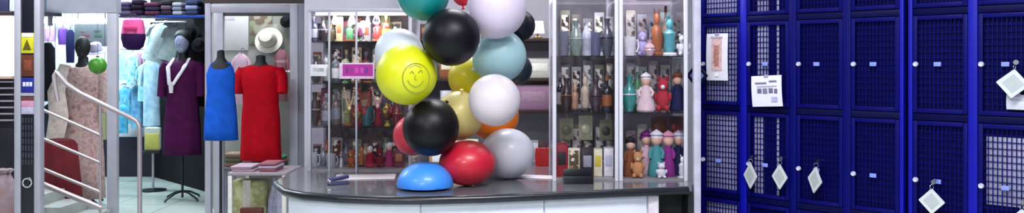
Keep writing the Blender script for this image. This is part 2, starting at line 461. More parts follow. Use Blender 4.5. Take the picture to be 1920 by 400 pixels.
bank([0.01, 0.24, 0.47, 0.70, 0.92], 'blue wire mesh locker bank beside the pale lilac post', [(0.045, 0.215, 0.55, 0.89), (0.045, 0.215, 0.925, 1.285), (0.045, 0.215, 1.32, 1.67), (0.045, 0.215, 1.705, 2.06), (0.30, 0.35, 1.32, 1.67), (0.30, 0.35, 1.705, 2.06), (0.285, 0.33, 0.925, 1.285), (0.385, 0.40, 0.925, 1.285), (0.385, 0.40, 1.32, 2.06)])
bank([0.936, 1.16, 1.39, 1.62], 'blue wire mesh locker bank cut by the photo edge', [(1.31, 1.36, 1.705, 2.06), (1.20, 1.36, 1.0, 1.24)])

def on_lockers(px, py, off):
    ray = Vector(((px - CX) / F, 1.0, -(py - HZ) / F))
    o = LO - LN * off
    n = LN
    tt = (o - Vector((0, 0, CZ))).dot(n) / ray.dot(n)
    return Vector((0, 0, CZ)) + ray * tt
def key_tag(px, py, wpx, hpx, label, tilt=0.0, key=True, col=(206, 210, 212), inl=(178, 184, 186), off=0.05, square=False):
    c = on_lockers(px, py, off); d = c.y
    hh = hpx / F * d / 2
    hw = hh * (1.0 if wpx / hpx > 0.7 else 0.78)
    ratio = min(1.0, (wpx / F * d / 2) / hw)
    yaw = -math.atan((px - CX) / F) - math.acos(ratio)
    t = thing('key_tag', label, 'key tag', c, yaw, 'diamond key tags on the lockers')
    R = Matrix.Rotation(tilt, 4, 'Y')
    def dia(a, b, y0, y1, name, m):
        k = MB(); n = 4; ol = []
        crn = [(0, b), (a, 0), (0, -b), (-a, 0)]
        for i in range(4):
            p = Vector(crn[i]); p0 = Vector(crn[i - 1]); p1 = Vector(crn[(i + 1) % 4])
            for s in (0.10, 0.04): ol.append(tuple(p.lerp(p0, s)))
            for s in (0.04, 0.10): ol.append(tuple(p.lerp(p1, s)))
        k.slab_xz(ol, y0, y1)
        for v in k.bm.verts: v.co = R @ v.co
        return k.build(name, m, t, angle=30)
    dia(hw, hh, -0.0018, 0.0018, 'plate', mat(col, 0.35, 0, 0.04, 20))
    dia(hw * 0.66, hh * 0.66, -0.0026, 0.001, 'inlay', mat(inl, 0.5, 0, 0.05, 60))
    rr = 0.009
    top = R @ Vector((0, 0, hh))
    MB().tube([(top.x + rr * 0.3 * math.cos(a), rr * math.cos(a), top.z + rr * 0.5 + rr * math.sin(a)) for a in [2 * PI * i / 16 for i in range(16)]], 0.0010, 6, closed=True).build('ring', CHROME, t)
    if key:
        k = MB(); k.lathe([(0.001, -0.0012), (0.0085, -0.0012), (0.0085, 0.0012), (0.001, 0.0012)], c=(top.x + 0.004, 0.004, top.z + 0.022), seg=14, M=Matrix.Rotation(PI / 2, 4, 'X'))
        k.box((top.x + 0.006, 0.018, top.z + 0.026), (0.003, 0.03, 0.006)); k.build('key', CHROME, t)
    return t
key_tag(1407, 330, 24, 50, 'narrow grey white diamond key tag below the white text notice')
key_tag(1462, 332, 28, 49, 'grey white diamond key tag between two similar tags on the lower lock row')
key_tag(1528, 338, 25, 52, 'slightly crooked diamond key tag hanging from a visible key', tilt=0.12)
key_tag(1747, 378, 45, 49, 'broad pale diamond key tag on the lower row, near the strong double post')
key_tag(1899, 157, 56, 56, 'largest pale diamond key tag, hanging over a white label', tilt=0.10, off=0.06)
key_tag(1916, 418, 50, 52, 'pale diamond key tag of which only the top corner shows at the photo bottom')
key_tag(1307, 142, 40, 50, 'dark navy diamond key tag overlapping the pale lilac post', col=(14, 14, 54), inl=(120, 130, 190), off=0.06)
# label under the biggest tag
def sheet(name, label, cat, px, py, w, h, off, tilt, marks, col=(226, 224, 236)):
    c = on_lockers(px, py, off); d = c.y
    t = thing(name, label, cat, c, LRZ)
    sx = w / F * d / 0.86 / 2; sz = h / F * d / 2
    R = Matrix.Rotation(tilt, 4, 'Y')
    k = MB(); n = 6
    rings = []
    for i in range(n + 1):
        z = -sz + 2 * sz * i / n; bend = -0.004 * math.sin(PI * i / n)
        rings.append([(-sx, bend, z), (sx, bend - 0.002, z), (sx, bend - 0.0012 + 0.001, z), (-sx, bend + 0.001, z)])
    k.loft(rings)
    for v in k.bm.verts: v.co = R @ v.co
    k.build('paper', mat(col, 0.75, 0, 0.03, 40), t)
    for (u, v, mw, mh, mc, nm) in marks:
        b = MB(); b.box((u * sx, -0.0065, v * sz), (mw * sx, 0.0008, mh * sz))
        for vv in b.bm.verts: vv.co = R @ vv.co
        b.build(nm, mat(mc, 0.8, 0, 0.25, 90), t)
    tp = MB(); tp.box((0, -0.003, sz * 0.96), (0.02, 0.003, 0.012), bevel=0.001)
    for vv in tp.bm.verts: vv.co = R @ vv.co
    tp.build('tape', mat((170, 150, 190), 0.3), t)
    return t
sheet('paper_notice', 'tall white paper strip with an orange pink picture on the locker door', 'notice', 1345, 107, 40, 88, 0.030, 0.0,
      [(0, 0.1, 0.95, 1.35, (214, 176, 176), 'picture_print'), (-0.02, 0.05, 0.5, 0.9, (206, 150, 140), 'picture_print'), (0, -0.75, 0.3, 0.16, (245, 244, 250), 'caption_line'), (0.0, 0.84, 1.1, 0.05, (190, 176, 196), 'caption_line')])
g_ = (112, 104, 132)
sheet('paper_notice', 'squarish white paper notice with grey printed lines, tilted slightly', 'notice', 1438, 171, 54, 58, 0.040, -0.05,
      [(-0.35, 0.52, 0.75, 0.09, g_, 'text_line'), (0.45, 0.62, 0.5, 0.09, g_, 'text_line'), (0.05, 0.30, 1.3, 0.07, (176, 166, 190), 'text_line'),
       (-0.45, 0.02, 0.28, 0.30, g_, 'text_line'), (-0.08, 0.0, 0.30, 0.34, (128, 120, 146), 'text_line'), (0.30, 0.02, 0.28, 0.32, g_, 'text_line'), (0.62, -0.02, 0.2, 0.3, g_, 'text_line'),
       (0.5, -0.55, 0.4, 0.3, (170, 170, 204), 'stamp')])
sheet('paper_label', 'plain white label half covered by the largest diamond tag', 'label', 1908, 192, 32, 28, 0.022, 0.0, [(0, 0.3, 1.2, 0.12, (170, 170, 190), 'text_line')], col=(206, 206, 220))

# ------------------------------------------------------------------ glass cabinets
def cabinet(name, label, x0, x1, y0, y1, z0, z1, shelves, post, back, pw=0.016, lamp=3.0, mull=()):
    t = thing(name, label, 'display cabinet', ((x0 + x1) / 2, (y0 + y1) / 2, z0))
    O = Vector(t.location)
    def sp(nm, a, b, m, bev=0.0):
        MB().span(Vector(a) - O, Vector(b) - O, bev).build(nm, m, t)
    for (xa, ya) in ((x0, y0), (x1 - pw, y0), (x0, y1 - pw), (x1 - pw, y1 - pw)):
        sp('post', (xa, ya, z0), (xa + pw, ya + pw, z1), post, 0.002)
    sp('base_board', (x0 + pw, y0 + pw, z0), (x1 - pw, y1 - pw, z0 + 0.008), mat((150, 148, 150), 0.3))
    sp('top_board', (x0, y0, z1), (x1, y1, z1 + 0.015), post, 0.002)
    sp('back_panel', (x0 + pw, y1 - 0.006, z0 + 0.008), (x1 - pw, y1 - 0.002, z1), back)
    sp('front_pane', (x0 + pw, y0 + 0.003, z0 + 0.002), (x1 - pw, y0 + 0.006, z1), GLASS)
    sp('side_pane', (x0 + 0.003, y0 + pw, z0 + 0.002), (x0 + 0.006, y1 - pw, z1), GLASS)
    sp('side_pane', (x1 - 0.006, y0 + pw, z0 + 0.002), (x1 - 0.003, y1 - pw, z1), GLASS)
    for mx_ in mull: sp('front_mullion', (mx_ - 0.004, y0 - 0.002, z0), (mx_ + 0.004, y0 + 0.010, z1), post, 0.001)
    sp('lamp_fill_strip', (x0 + 0.03, y0 + 0.03, z1 - 0.014), (x1 - 0.03, y0 + 0.06, z1), mat((245, 245, 255), 0.4, emit=0.8))  # real strip in the souvenir cabinet, added fill in the two tall ones
    L = bpy.data.lights.new('lamp', 'AREA'); L.shape = 'RECTANGLE'; L.size = x1 - x0 - 0.06; L.size_y = 0.05; L.energy = lamp; L.color = (0.96, 0.96, 1.0)
    lo = bpy.data.objects.new('lamp', L); COL.objects.link(lo); lo.location = Vector(((x0 + x1) / 2, y0 + 0.06, z1 - 0.02)) - O; lo.rotation_euler = (0.35, 0, 0); lo.parent = t
    for z in shelves:
        sp('shelf', (x0 + 0.008, y0 + 0.013, z - 0.005), (x1 - 0.008, y1 - 0.012, z), SHELFGLASS)
    return t
Y1 = 3.60
ZA, ZB = 1.53, 1.29
GB = mat((192, 184, 196), 0.6, 0, 0.12, 14)
cabinet('display_cabinet', 'glass cabinet of grey cups and dark trinkets beside the balloons', X(1036, Y1), X(1160, Y1), Y1, 3.95, 1.0, 1.98, [ZB, ZA, 1.775], WHITE, mat((140, 136, 144), 0.6, 0, 0.2, 14))
cabinet('display_cabinet', 'glass cabinet of colourful dolls beside the blue lockers', X(1161, Y1), 0.742, Y1, 3.95, 1.0, 1.98, [ZB, ZA, 1.775], WHITE, GB)
Y0 = 3.92
LX0, LX1 = X(576, Y0), X(772, Y0)
LZ = [1.0, 1.205, 1.405, 1.60]
cabinet('display_cabinet', 'low glass cabinet crowded with souvenirs behind the yellow balloon', LX0, LX1, Y0, 4.27, 1.0, 1.735, LZ[1:], ALU, pattern_mat([(112, 98, 98), (150, 138, 136), (96, 92, 100), (166, 152, 146)], 16, 0.7, 'noise'), lamp=1.8, mull=(X(617, Y0), X(668, Y0)))

# ------------------------------------------------------------------ small goods
ORD = ['first', 'second', 'third', 'fourth', 'fifth', 'sixth', 'seventh', 'eighth', 'ninth', 'tenth', 'eleventh', 'twelfth', 'thirteenth', 'fourteenth', 'fifteenth']
def M_(c, **k): return mat(c, k.pop('rough', 0.4), k.pop('metal', 0.0), 0.12, 60, **k)
SKIN = (222, 178, 158)
def shade(c, f): return tuple(max(0, min(255, int(v * f))) for v in c)
def g_doll(t, w, h, c, c2):
    r = w / 2
    MB().lathe([(r * 0.9, 0), (r, h * 0.04), (r * 0.86, h * 0.25), (r * 0.55, h * 0.48), (r * 0.42, h * 0.60), (r * 0.36, h * 0.66), (0.001, h * 0.68)], seg=20).build('gown', M_(c, rough=0.7), t)
    hd = MB().ell((0, 0, h * 0.78), (h * 0.12, h * 0.12, h * 0.135)).build('head', M_(SKIN), t)
    hb = MB(); hb.ell((0, h * 0.02, h * 0.83), (h * 0.135, h * 0.13, h * 0.12)); hb.lathe([(h * 0.15, -0.002), (h * 0.10, h * 0.04), (0.001, h * 0.10)], c=(0, 0, h * 0.90), seg=16); hb.build('hat', M_(c2), hd)
    for s in (-1, 1):
        MB().tube([(s * r * 0.4, 0, h * 0.60), (s * r * 0.75, -r * 0.2, h * 0.48), (s * r * 0.6, -r * 0.55, h * 0.38)], [h * 0.045, h * 0.04, h * 0.03], 8).build('arm', M_(c, rough=0.7), t)
def g_bear(t, w, h, c, c2):
    r = w / 2
    b = MB(); b.ell((0, 0, h * 0.32), (r * 0.78, r * 0.7, h * 0.30)); b.build('body', M_(c, rough=0.9), t)
    b = MB(); b.ell((0, -0.004, h * 0.74), (r * 0.62, r * 0.6, h * 0.20)); hd = b.build('head', M_(c, rough=0.9), t)
    for s in (-1, 1):
        MB().ell((s * r * 0.45, 0, h * 0.93), (r * 0.24, r * 0.14, h * 0.075)).build('ear', M_(shade(c, 0.85), rough=0.9), hd)
        MB().ell((s * r * 0.78, -r * 0.3, h * 0.42), (r * 0.2, r * 0.3, h * 0.13)).build('arm', M_(c, rough=0.9), t)
        MB().ell((s * r * 0.45, -r * 0.6, h * 0.09), (r * 0.28, r * 0.42, h * 0.088)).build('leg', M_(c, rough=0.9), t)
    MB().ell((0, -r * 0.55, h * 0.70), (r * 0.26, r * 0.2, h * 0.07)).build('muzzle', M_(c2, rough=0.9), hd)
def g_figurine(t, w, h, c, c2):
    r = w / 2
    MB().lathe([(r * 0.9, 0), (r * 0.95, h * 0.05), (r * 0.7, h * 0.08), (0.001, h * 0.085)], seg=18).build('pedestal', M_(c2), t)
    b = MB(); b.lathe([(r * 0.5, h * 0.075), (r * 0.72, h * 0.2), (r * 0.62, h * 0.4), (r * 0.75, h * 0.55), (r * 0.35, h * 0.66), (0.001, h * 0.68)], seg=18); b.build('body', M_(c, coat=0.3), t)
    hd = MB().ell((0, -r * 0.1, h * 0.78), (r * 0.42, r * 0.42, h * 0.13)).build('head', M_(shade(c, 1.15), coat=0.3), t)
    for s in (-1, 1):
        MB().ell((s * r * 0.25, 0, h * 0.92), (r * 0.11, r * 0.1, h * 0.09), (0, s * 0.25, 0)).build('ear', M_(c, coat=0.3), hd)
def g_vase(t, w, h, c, c2):
    r = w / 2
    MB().lathe([(r * 0.55, 0), (r * 0.6, h * 0.03), (r, h * 0.35), (r * 0.8, h * 0.62), (r * 0.35, h * 0.8), (r * 0.38, h * 0.9), (r * 0.55, h), (r * 0.45, h), (r * 0.3, h * 0.9), (0.001, h * 0.88)], seg=24).build('vessel', M_(c, rough=0.2, coat=0.4), t)
    MB().tube([(r * 0.93 * math.cos(a), r * 0.93 * math.sin(a), h * 0.48) for a in [2 * PI * i / 24 for i in range(24)]], h * 0.018, 6, closed=True).build('band', M_(c2, rough=0.3), t)
def g_cup(t, w, h, c, c2):
    r = w / 2 * 0.82
    MB().lathe([(r * 0.8, 0), (r * 0.92, h * 0.05), (r, h), (r * 0.9, h), (r * 0.84, h * 0.1), (0.001, h * 0.09)], c=(-r * 0.15, 0, 0), seg=22).build('bowl', M_(c, rough=0.2, coat=0.4), t)
    MB().tube([(r * 0.8, 0, h * 0.82), (r * 1.15, 0, h * 0.8), (r * 1.28, 0, h * 0.5), (r * 1.1, 0, h * 0.24), (r * 0.75, 0, h * 0.2)], h * 0.045, 8).build('handle', M_(c, rough=0.2, coat=0.4), t)
def g_bottle(t, w, h, c, c2):
    r = w / 2
    MB().lathe([(r * 0.9, 0), (r, h * 0.03), (r, h * 0.55), (r * 0.8, h * 0.66), (r * 0.32, h * 0.74), (r * 0.3, h * 0.88), (0.001, h * 0.885)], seg=20).build('flask', M_(c, rough=0.12, coat=0.5), t)
    MB().lathe([(r * 0.36, h * 0.87), (r * 0.36, h), (0.001, h)], seg=16).build('stopper', M_(c2), t)
    MB().lathe([(r * 1.01, h * 0.15), (r * 1.015, h * 0.16), (r * 1.015, h * 0.46), (r * 1.01, h * 0.47)], seg=20).build('label_band', M_(c2), t)
def g_box(t, w, h, c, c2):
    d = min(w * 0.8, 0.07)
    MB().box((0, 0, h / 2), (w, d, h), bevel=0.0025).build('carton', M_(c, rough=0.5), t)
    MB().box((0, -d / 2 - 0.0004, h * 0.55), (w * 0.7, 0.0012, h * 0.4), bevel=0.0004).build('face_label', M_(c2, rough=0.5), t)
    MB().box((0, 0, h * 0.985), (w * 1.02, d * 1.02, h * 0.05), bevel=0.002).build('lid', M_(shade(c, 0.8)), t)
def g_card(t, w, h, c, c2):
    R = Matrix.Rotation(-0.12, 4, 'X')
    def pn(nm, y, a, b, m):
        k = MB(); k.box((0, y, h / 2), (a, 0.006, b), bevel=0.001)
        for v in k.bm.verts: v.co = R @ v.co
        k.build(nm, m, t)
    pn('frame', 0, w, h * 0.98, M_(c)); pn('picture', -0.003, w * 0.78, h * 0.78, pattern_mat([c2, shade(c2, 0.6), (230, 225, 215)], 60))
    MB().tube([(0, 0.02, 0.002), (0, h * 0.10, h * 0.0 + 0.002), (0, h * 0.07, h * 0.55)], 0.003, 6).build('strut', M_(shade(c, 0.6)), t)
def g_bell(t, w, h, c, c2):
    r = w / 2
    MB().lathe([(r, 0), (r * 0.98, h * 0.05), (r * 0.7, h * 0.22), (r * 0.55, h * 0.5), (r * 0.3, h * 0.6), (0.001, h * 0.61)], seg=20).build('skirt', M_(c, rough=0.25, metal=0.4), t)
    MB().lathe([(r * 0.14, h * 0.6), (r * 0.12, h * 0.75), (r * 0.28, h * 0.85), (r * 0.22, h * 0.97), (0.001, h)], seg=14).build('grip', M_(c2), t)
def g_egg(t, w, h, c, c2):
    r = w / 2
    MB().lathe([(r * 0.7, 0), (r * 0.5, h * 0.06), (r * 0.18, h * 0.13), (r * 0.4, h * 0.22), (0.001, h * 0.225)], seg=18).build('stand', M_(c2, metal=0.5), t)
    pr = [(r * math.sin(PI * i / 14) * (1 + 0.1 * math.cos(PI * i / 14)), h * 0.6 - h * 0.4 * math.cos(PI * i / 14)) for i in range(15)]
    MB().lathe(pr, seg=22).build('shell', pattern_mat([c, shade(c, 0.7), c2], 70, 0.3), t)
GOODS = {'doll': (g_doll, 'doll'), 'bear': (g_bear, 'plush toy bear'), 'figurine': (g_figurine, 'figurine'), 'vase': (g_vase, 'vase'), 'cup': (g_cup, 'cup'), 'bottle': (g_bottle, 'bottle'),
         'box': (g_box, 'box'), 'card': (g_card, 'framed picture'), 'bell': (g_bell, 'bell'), 'egg': (g_egg, 'painted egg')}
NAMES = {'bear': 'plush_bear', 'card': 'framed_picture', 'box': 'gift_box', 'egg': 'painted_egg', 'doll': 'souvenir_doll', 'bell': 'souvenir_bell'}
CATS = {'doll': 'doll', 'bear': 'plush toy', 'figurine': 'figurine', 'vase': 'vase', 'cup': 'cup', 'bottle': 'bottle', 'box': 'box', 'card': 'picture', 'bell': 'bell', 'egg': 'ornament'}
def row(items, z, d, where, group, drop=0.0):
    """items: (kind, px, width px, height px, colour word, colour, second colour[, dy])"""
    items = sorted(items, key=lambda i: i[1])
    for k, it in enumerate(items):
        kind, px, w, h, cw, c, c2 = it[:7]; dy = it[7] if len(it) > 7 else 0.0
        dd = d + dy
        fn, ph = GOODS[kind]
        lab = f'{cw} {ph}, {ORD[k]} from left {where}'
        t = thing(NAMES.get(kind, kind), lab, CATS[kind], (X(px, dd), dd, z + 0.0005), random.uniform(-0.25, 0.25) if kind not in ('box', 'card') else random.uniform(-0.1, 0.1), group)
        fn(t, w / F * dd, h / F * dd, c, c2)
dm = Y1 + 0.10
BR = (132, 78, 48); TE = (74, 146, 150); WHT = (226, 224, 232); RD = (170, 52, 66); NV = (34, 36, 78); PK = (214, 150, 170); PU = (132, 48, 128); GY = (150, 152, 166); GR = (96, 150, 104); DK = (38, 32, 38); YE = (206, 190, 70); CR = (222, 214, 180); OR = (164, 96, 60)
# doll cabinet
wB = 'of the doll cabinet'
row([('doll', 1182, 30, 76, 'brown', BR, DK), ('bear', 1196, 28, 52, 'tan', (196, 140, 96), CR, -0.05), ('doll', 1212, 26, 84, 'pale pink', (212, 176, 190), PU, 0.06), ('doll', 1231, 34, 88, 'teal', TE, WHT),
     ('doll', 1253, 28, 86, 'violet', PU, PK), ('bear', 1240, 22, 30, 'white', WHT, PK, -0.06), ('doll', 1272, 26, 84, 'navy', NV, WHT, 0.05), ('figurine', 1279, 18, 44, 'pale grey', (214, 214, 220), WHT, -0.06)], 1.008, dm, 'on the floor ' + wB, 'dolls in the doll cabinet')
row([('vase', 1180, 28, 66, 'teal', (56, 136, 132), WHT), ('doll', 1211, 36, 74, 'white and pink', (214, 190, 196), WHT, -0.02), ('bear', 1243, 34, 66, 'red', RD, WHT), ('bottle', 1195, 16, 82, 'green', GR, WHT, 0.1), ('doll', 1270, 30, 74, 'navy', NV, BR, 0.04)],
    ZB, dm, 'on the middle shelf ' + wB, 'souvenirs in the doll cabinet')
row([('cup', 1182, 30, 36, 'white and red', WHT, RD), ('bear', 1205, 26, 48, 'lilac', (170, 160, 206), WHT, 0.03), ('figurine', 1231, 28, 88, 'orange brown', OR, BR), ('figurine', 1255, 32, 76, 'turquoise', (86, 160, 172), WHT), ('vase', 1218, 22, 30, 'dusty pink', (206, 170, 180), DK, -0.04), ('bear', 1281, 28, 42, 'white', WHT, DK), ('bottle', 1248, 14, 94, 'peach', (224, 190, 166), BR, 0.12)],
    ZA, dm, 'on the upper shelf ' + wB, 'souvenirs in the doll cabinet')
# grey cabinet
wA = 'of the grey cup cabinet'
row([('box', 1052, 22, 62, 'red', (150, 30, 44), DK), ('card', 1076, 22, 52, 'cream', CR, (150, 130, 90), 0.02), ('box', 1100, 22, 54, 'black', DK, GY, -0.02), ('box', 1121, 16, 52, 'yellow and white', (226, 220, 190), YE), ('box', 1141, 18, 54, 'white', WHT, (190, 190, 214))],
    1.008, dm, 'on the floor ' + wA, 'boxes in the grey cup cabinet')
row([('vase', 1062, 24, 62, 'dark brown', (52, 36, 36), BR), ('figurine', 1078, 18, 56, 'tan', (150, 116, 90), DK, -0.03), ('figurine', 1097, 22, 72, 'pale tan', (176, 156, 140), DK), ('vase', 1117, 24, 60, 'dark plum', (60, 44, 56), DK), ('bottle', 1138, 20, 66, 'black', DK, BR), ('bottle', 1050, 14, 70, 'black and grey', DK, GY, 0.1)],
    ZB, dm, 'on the middle shelf ' + wA, 'trinkets in the grey cup cabinet')
row([('cup', 1058, 26, 46, 'dark grey', (110, 110, 126), WHT), ('vase', 1080, 26, 66, 'grey green', (120, 134, 128), GY), ('bottle', 1100, 18, 70, 'silver grey', (176, 178, 196), GY), ('cup', 1118, 24, 44, 'slate blue', (92, 96, 124), GY), ('vase', 1138, 24, 70, 'charcoal grey', (74, 76, 88), DK)],
    ZA, dm, 'on the upper shelf ' + wA, 'cups and vases in the grey cup cabinet')
pale = [('pale pink', (206, 180, 186)), ('pale lilac', (190, 184, 208)), ('ivory', (220, 212, 196)), ('pale mint', (180, 204, 192)), ('silver', (190, 190, 200))]
gry = [('dove grey', (176, 174, 186)), ('dusky grey', (120, 114, 124)), ('olive grey', (140, 138, 116)), ('ash white', (200, 198, 206)), ('mocha', (110, 88, 84))]
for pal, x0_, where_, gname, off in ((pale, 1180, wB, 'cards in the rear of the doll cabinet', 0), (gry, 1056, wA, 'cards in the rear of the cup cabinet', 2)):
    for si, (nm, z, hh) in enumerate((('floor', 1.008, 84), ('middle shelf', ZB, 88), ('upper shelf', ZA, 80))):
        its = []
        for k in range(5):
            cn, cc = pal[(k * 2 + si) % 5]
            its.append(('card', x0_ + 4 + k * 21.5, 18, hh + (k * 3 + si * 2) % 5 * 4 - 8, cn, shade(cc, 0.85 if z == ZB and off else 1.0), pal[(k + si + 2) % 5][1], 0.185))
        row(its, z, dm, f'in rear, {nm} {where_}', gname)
# goods hung in the space between floor and middle shelf of both cabinets
def hang_card(px, py, d, w, h, c, c2, label, sz):
    top = Z(py - h / 2, d)
    t = thing('hanging_card', label, 'card', (X(px, d), d, sz - 0.006), 0, 'cards hanging in the cabinets')
    O = t.location; hh = h / F * d; ww = w / F * d; zt = top - O.z
    MB().tube([(0, 0, -0.001), (0.003, 0, (zt) / 2), (0, 0, zt + 0.002)], 0.0012, 6).build('string', M_((200, 200, 200)), t)
    MB().box((0, 0, zt - hh / 2), (ww, 0.003, hh), bevel=0.001).build('backing', M_(c), t)
    MB().lathe([(0.001, 0), (ww * 0.34, 0.001), (ww * 0.34, 0.006), (ww * 0.2, 0.010), (0.001, 0.010)], c=(0, -0.002, zt - hh * 0.55), seg=20, M=Matrix.Rotation(PI / 2, 4, 'X')).build('medallion', M_(c2, metal=0.3), t)
hang_card(1062, 242, 3.80, 26, 40, (150, 152, 124), (120, 124, 96), 'olive grey hanging card above the red box in the cup cabinet', ZB)
hang_card(1098, 240, 3.80, 26, 46, (176, 178, 152), (206, 204, 170), 'pale olive hanging card in the middle of the cup cabinet', ZB)
hang_card(1136, 244, 3.80, 24, 38, (128, 124, 104), (70, 66, 60), 'brownish hanging card beside the inner post of the cup cabinet', ZB)
hang_card(1236, 236, 3.86, 30, 36, (110, 62, 60), (130, 84, 60), 'dark red hanging card above the teal doll', ZB)
hang_card(1268, 238, 3.86, 28, 40, (96, 50, 54), (150, 60, 60), 'maroon hanging card above the navy doll', ZB)
rb = thing('folded_scarf', 'dark red folded cloth on the top shelf of the doll cabinet', 'scarf', (X(1232, 3.74), 3.74, 1.7755), 0)
MB().box((0, 0, 0.018), (0.17, 0.12, 0.036), bevel=0.012, seg=3).build('cloth', M_((130, 34, 48), rough=0.9), rb)
MB().box((0.01, -0.003, 0.047), (0.145, 0.11, 0.022), bevel=0.010, seg=3).build('upper_fold', M_((150, 44, 60), rough=0.9), rb)

# souvenir cabinet behind the yellow balloon
dl = Y0 + 0.10
wL = 'of the souvenir cabinet'
row([('cup', 588, 22, 28, 'silver', (186, 190, 200), GY), ('vase', 606, 18, 34, 'pewter', (130, 134, 142), GY, 0.05), ('cup', 622, 22, 26, 'steel grey', (160, 166, 176), GY, -0.02), ('bell', 640, 16, 30, 'grey', (136, 138, 146), GY), ('bear', 660, 20, 34, 'rusty brown', (150, 80, 52), CR), ('figurine', 678, 16, 40, 'copper', (170, 96, 56), DK, 0.02),
     ('doll', 694, 20, 40, 'crimson', (150, 30, 56), WHT), ('bear', 712, 20, 36, 'dark red', (110, 28, 40), PK), ('doll', 730, 20, 46, 'magenta', (160, 40, 100), WHT, 0.02), ('box', 749, 18, 34, 'maroon', (96, 30, 42), OR)],
    1.008, dl, 'on the floor ' + wL, 'souvenirs in the souvenir cabinet')
row([('vase', 590, 20, 62, 'dark brown', (70, 56, 58), GY), ('bottle', 612, 18, 60, 'smoky grey', (104, 100, 106), GY), ('bottle', 630, 16, 66, 'grey brown', (124, 110, 108), GY, 0.06), ('figurine', 652, 20, 44, 'olive', (120, 124, 76), BR), ('egg', 670, 18, 44, 'golden', (186, 150, 84), RD), ('cup', 690, 24, 36, 'dark teal', (44, 96, 104), WHT, -0.03), ('doll', 708, 20, 54, 'wine red', (130, 40, 54), CR), ('egg', 726, 18, 42, 'brown', (120, 70, 50), YE), ('vase', 744, 20, 46, 'burgundy', (110, 34, 48), OR)],
    LZ[1], dl, 'on the second shelf ' + wL, 'souvenirs in the souvenir cabinet')
row([('vase', 592, 20, 50, 'charcoal', (72, 72, 80), GY), ('figurine', 612, 16, 52, 'white and grey', (190, 190, 196), DK), ('bottle', 630, 16, 58, 'grey', (112, 116, 122), WHT, 0.04), ('egg', 648, 20, 46, 'beige', (196, 172, 140), GR), ('bear', 668, 22, 46, 'cream', (214, 190, 156), BR), ('figurine', 688, 18, 44, 'dark olive', (76, 72, 48), OR), ('vase', 708, 20, 50, 'greenish beige', (160, 160, 128), DK, 0.05), ('bell', 728, 18, 44, 'amber', (176, 124, 60), RD)],
    LZ[2], dl, 'on the third shelf ' + wL, 'souvenirs in the souvenir cabinet')
row([('bottle', 588, 18, 50, 'dark blue grey', (60, 66, 88), GY), ('vase', 606, 18, 46, 'black', DK, GY), ('box', 637, 12, 46, 'beige', (196, 184, 140), OR), ('figurine', 656, 20, 40, 'green', (92, 156, 104), BR), ('egg', 674, 20, 36, 'plum', (130, 60, 104), GR), ('figurine', 708, 22, 46, 'red and orange', (190, 60, 60), OR), ('bottle', 724, 16, 50, 'brown', (108, 60, 34), YE), ('vase', 622, 14, 44, 'olive brown', (96, 84, 60), GY, 0.06)],
    LZ[3], dl, 'on the top shelf ' + wL, 'souvenirs in the souvenir cabinet')
dk = Y0 + 0.22
BK = 'of the souvenir cabinet'
mc = [('rose', (170, 90, 110)), ('sage', (120, 140, 120)), ('sand', (180, 160, 130)), ('slate', (96, 100, 116)), ('rust', (150, 84, 56)), ('ivory', (214, 206, 190)), ('mulberry', (110, 44, 70)), ('moss', (96, 104, 60)), ('ash', (150, 150, 154))]
for si, (nm, z, kinds) in enumerate((('floor', 1.008, ['card', 'vase']), ('second shelf', LZ[1], ['card', 'box']), ('third shelf', LZ[2], ['card', 'bottle']), ('top shelf', LZ[3], ['card', 'box']))):
    its = []
    for k in range(9):
        cn, cc = mc[(k * 4 + si * 2) % 9]; cn2, cc2 = mc[(k * 5 + si + 3) % 9]
        hh = (38, 60, 58, 36)[si] + (k * 7 % 5) * 3
        its.append((kinds[k % 2], 594 + k * 18.5, 16 + (k % 3) * 2, hh, cn, cc, cc2))
    row(its, z, dk, f'in the rear row, {nm} ' + BK, 'souvenirs in the rear rows')
def necklace(px, d, ztop, w, drop, c, label):
    t = thing('bead_necklace', label, 'necklace', (X(px, d), d, ztop), 0, 'necklaces in the souvenir cabinet')
    W2 = w / F * d / 2; D_ = drop / F * d; n = 22
    pts = [(W2 * math.cos(PI * i / n) * (1 - 0.25 * math.sin(PI * i / n)), 0, -0.006 - D_ * math.sin(PI * i / n)) for i in range(n + 1)]
    MB().tube(pts, 0.0012, 6).build('cord', M_(shade(c, 0.7)), t)
    b = MB()
    for p in pts[1:-1]: b.ell(p, 0.0055, seg=10, rings=8)
    b.build('beads', M_(c, coat=0.4), t)
    MB().ell((0, 0, -0.016 - D_), (0.009, 0.005, 0.012), seg=12).build('pendant', M_(shade(c, 1.3), metal=0.4), t)
for px, w, dr, c, lb in ((655, 20, 38, (196, 170, 120), 'cream bead necklace hanging under the third shelf beside the post'), (683, 22, 46, (150, 40, 60), 'crimson bead necklace hanging under the third shelf'), (708, 22, 34, (206, 150, 150), 'pink bead necklace hanging under the third shelf'), (733, 22, 44, (120, 30, 50), 'dark red bead necklace hanging under the third shelf near the black balloon')):
    necklace(px, Y0 + 0.045, LZ[2] - 0.005, w, dr, c, lb)
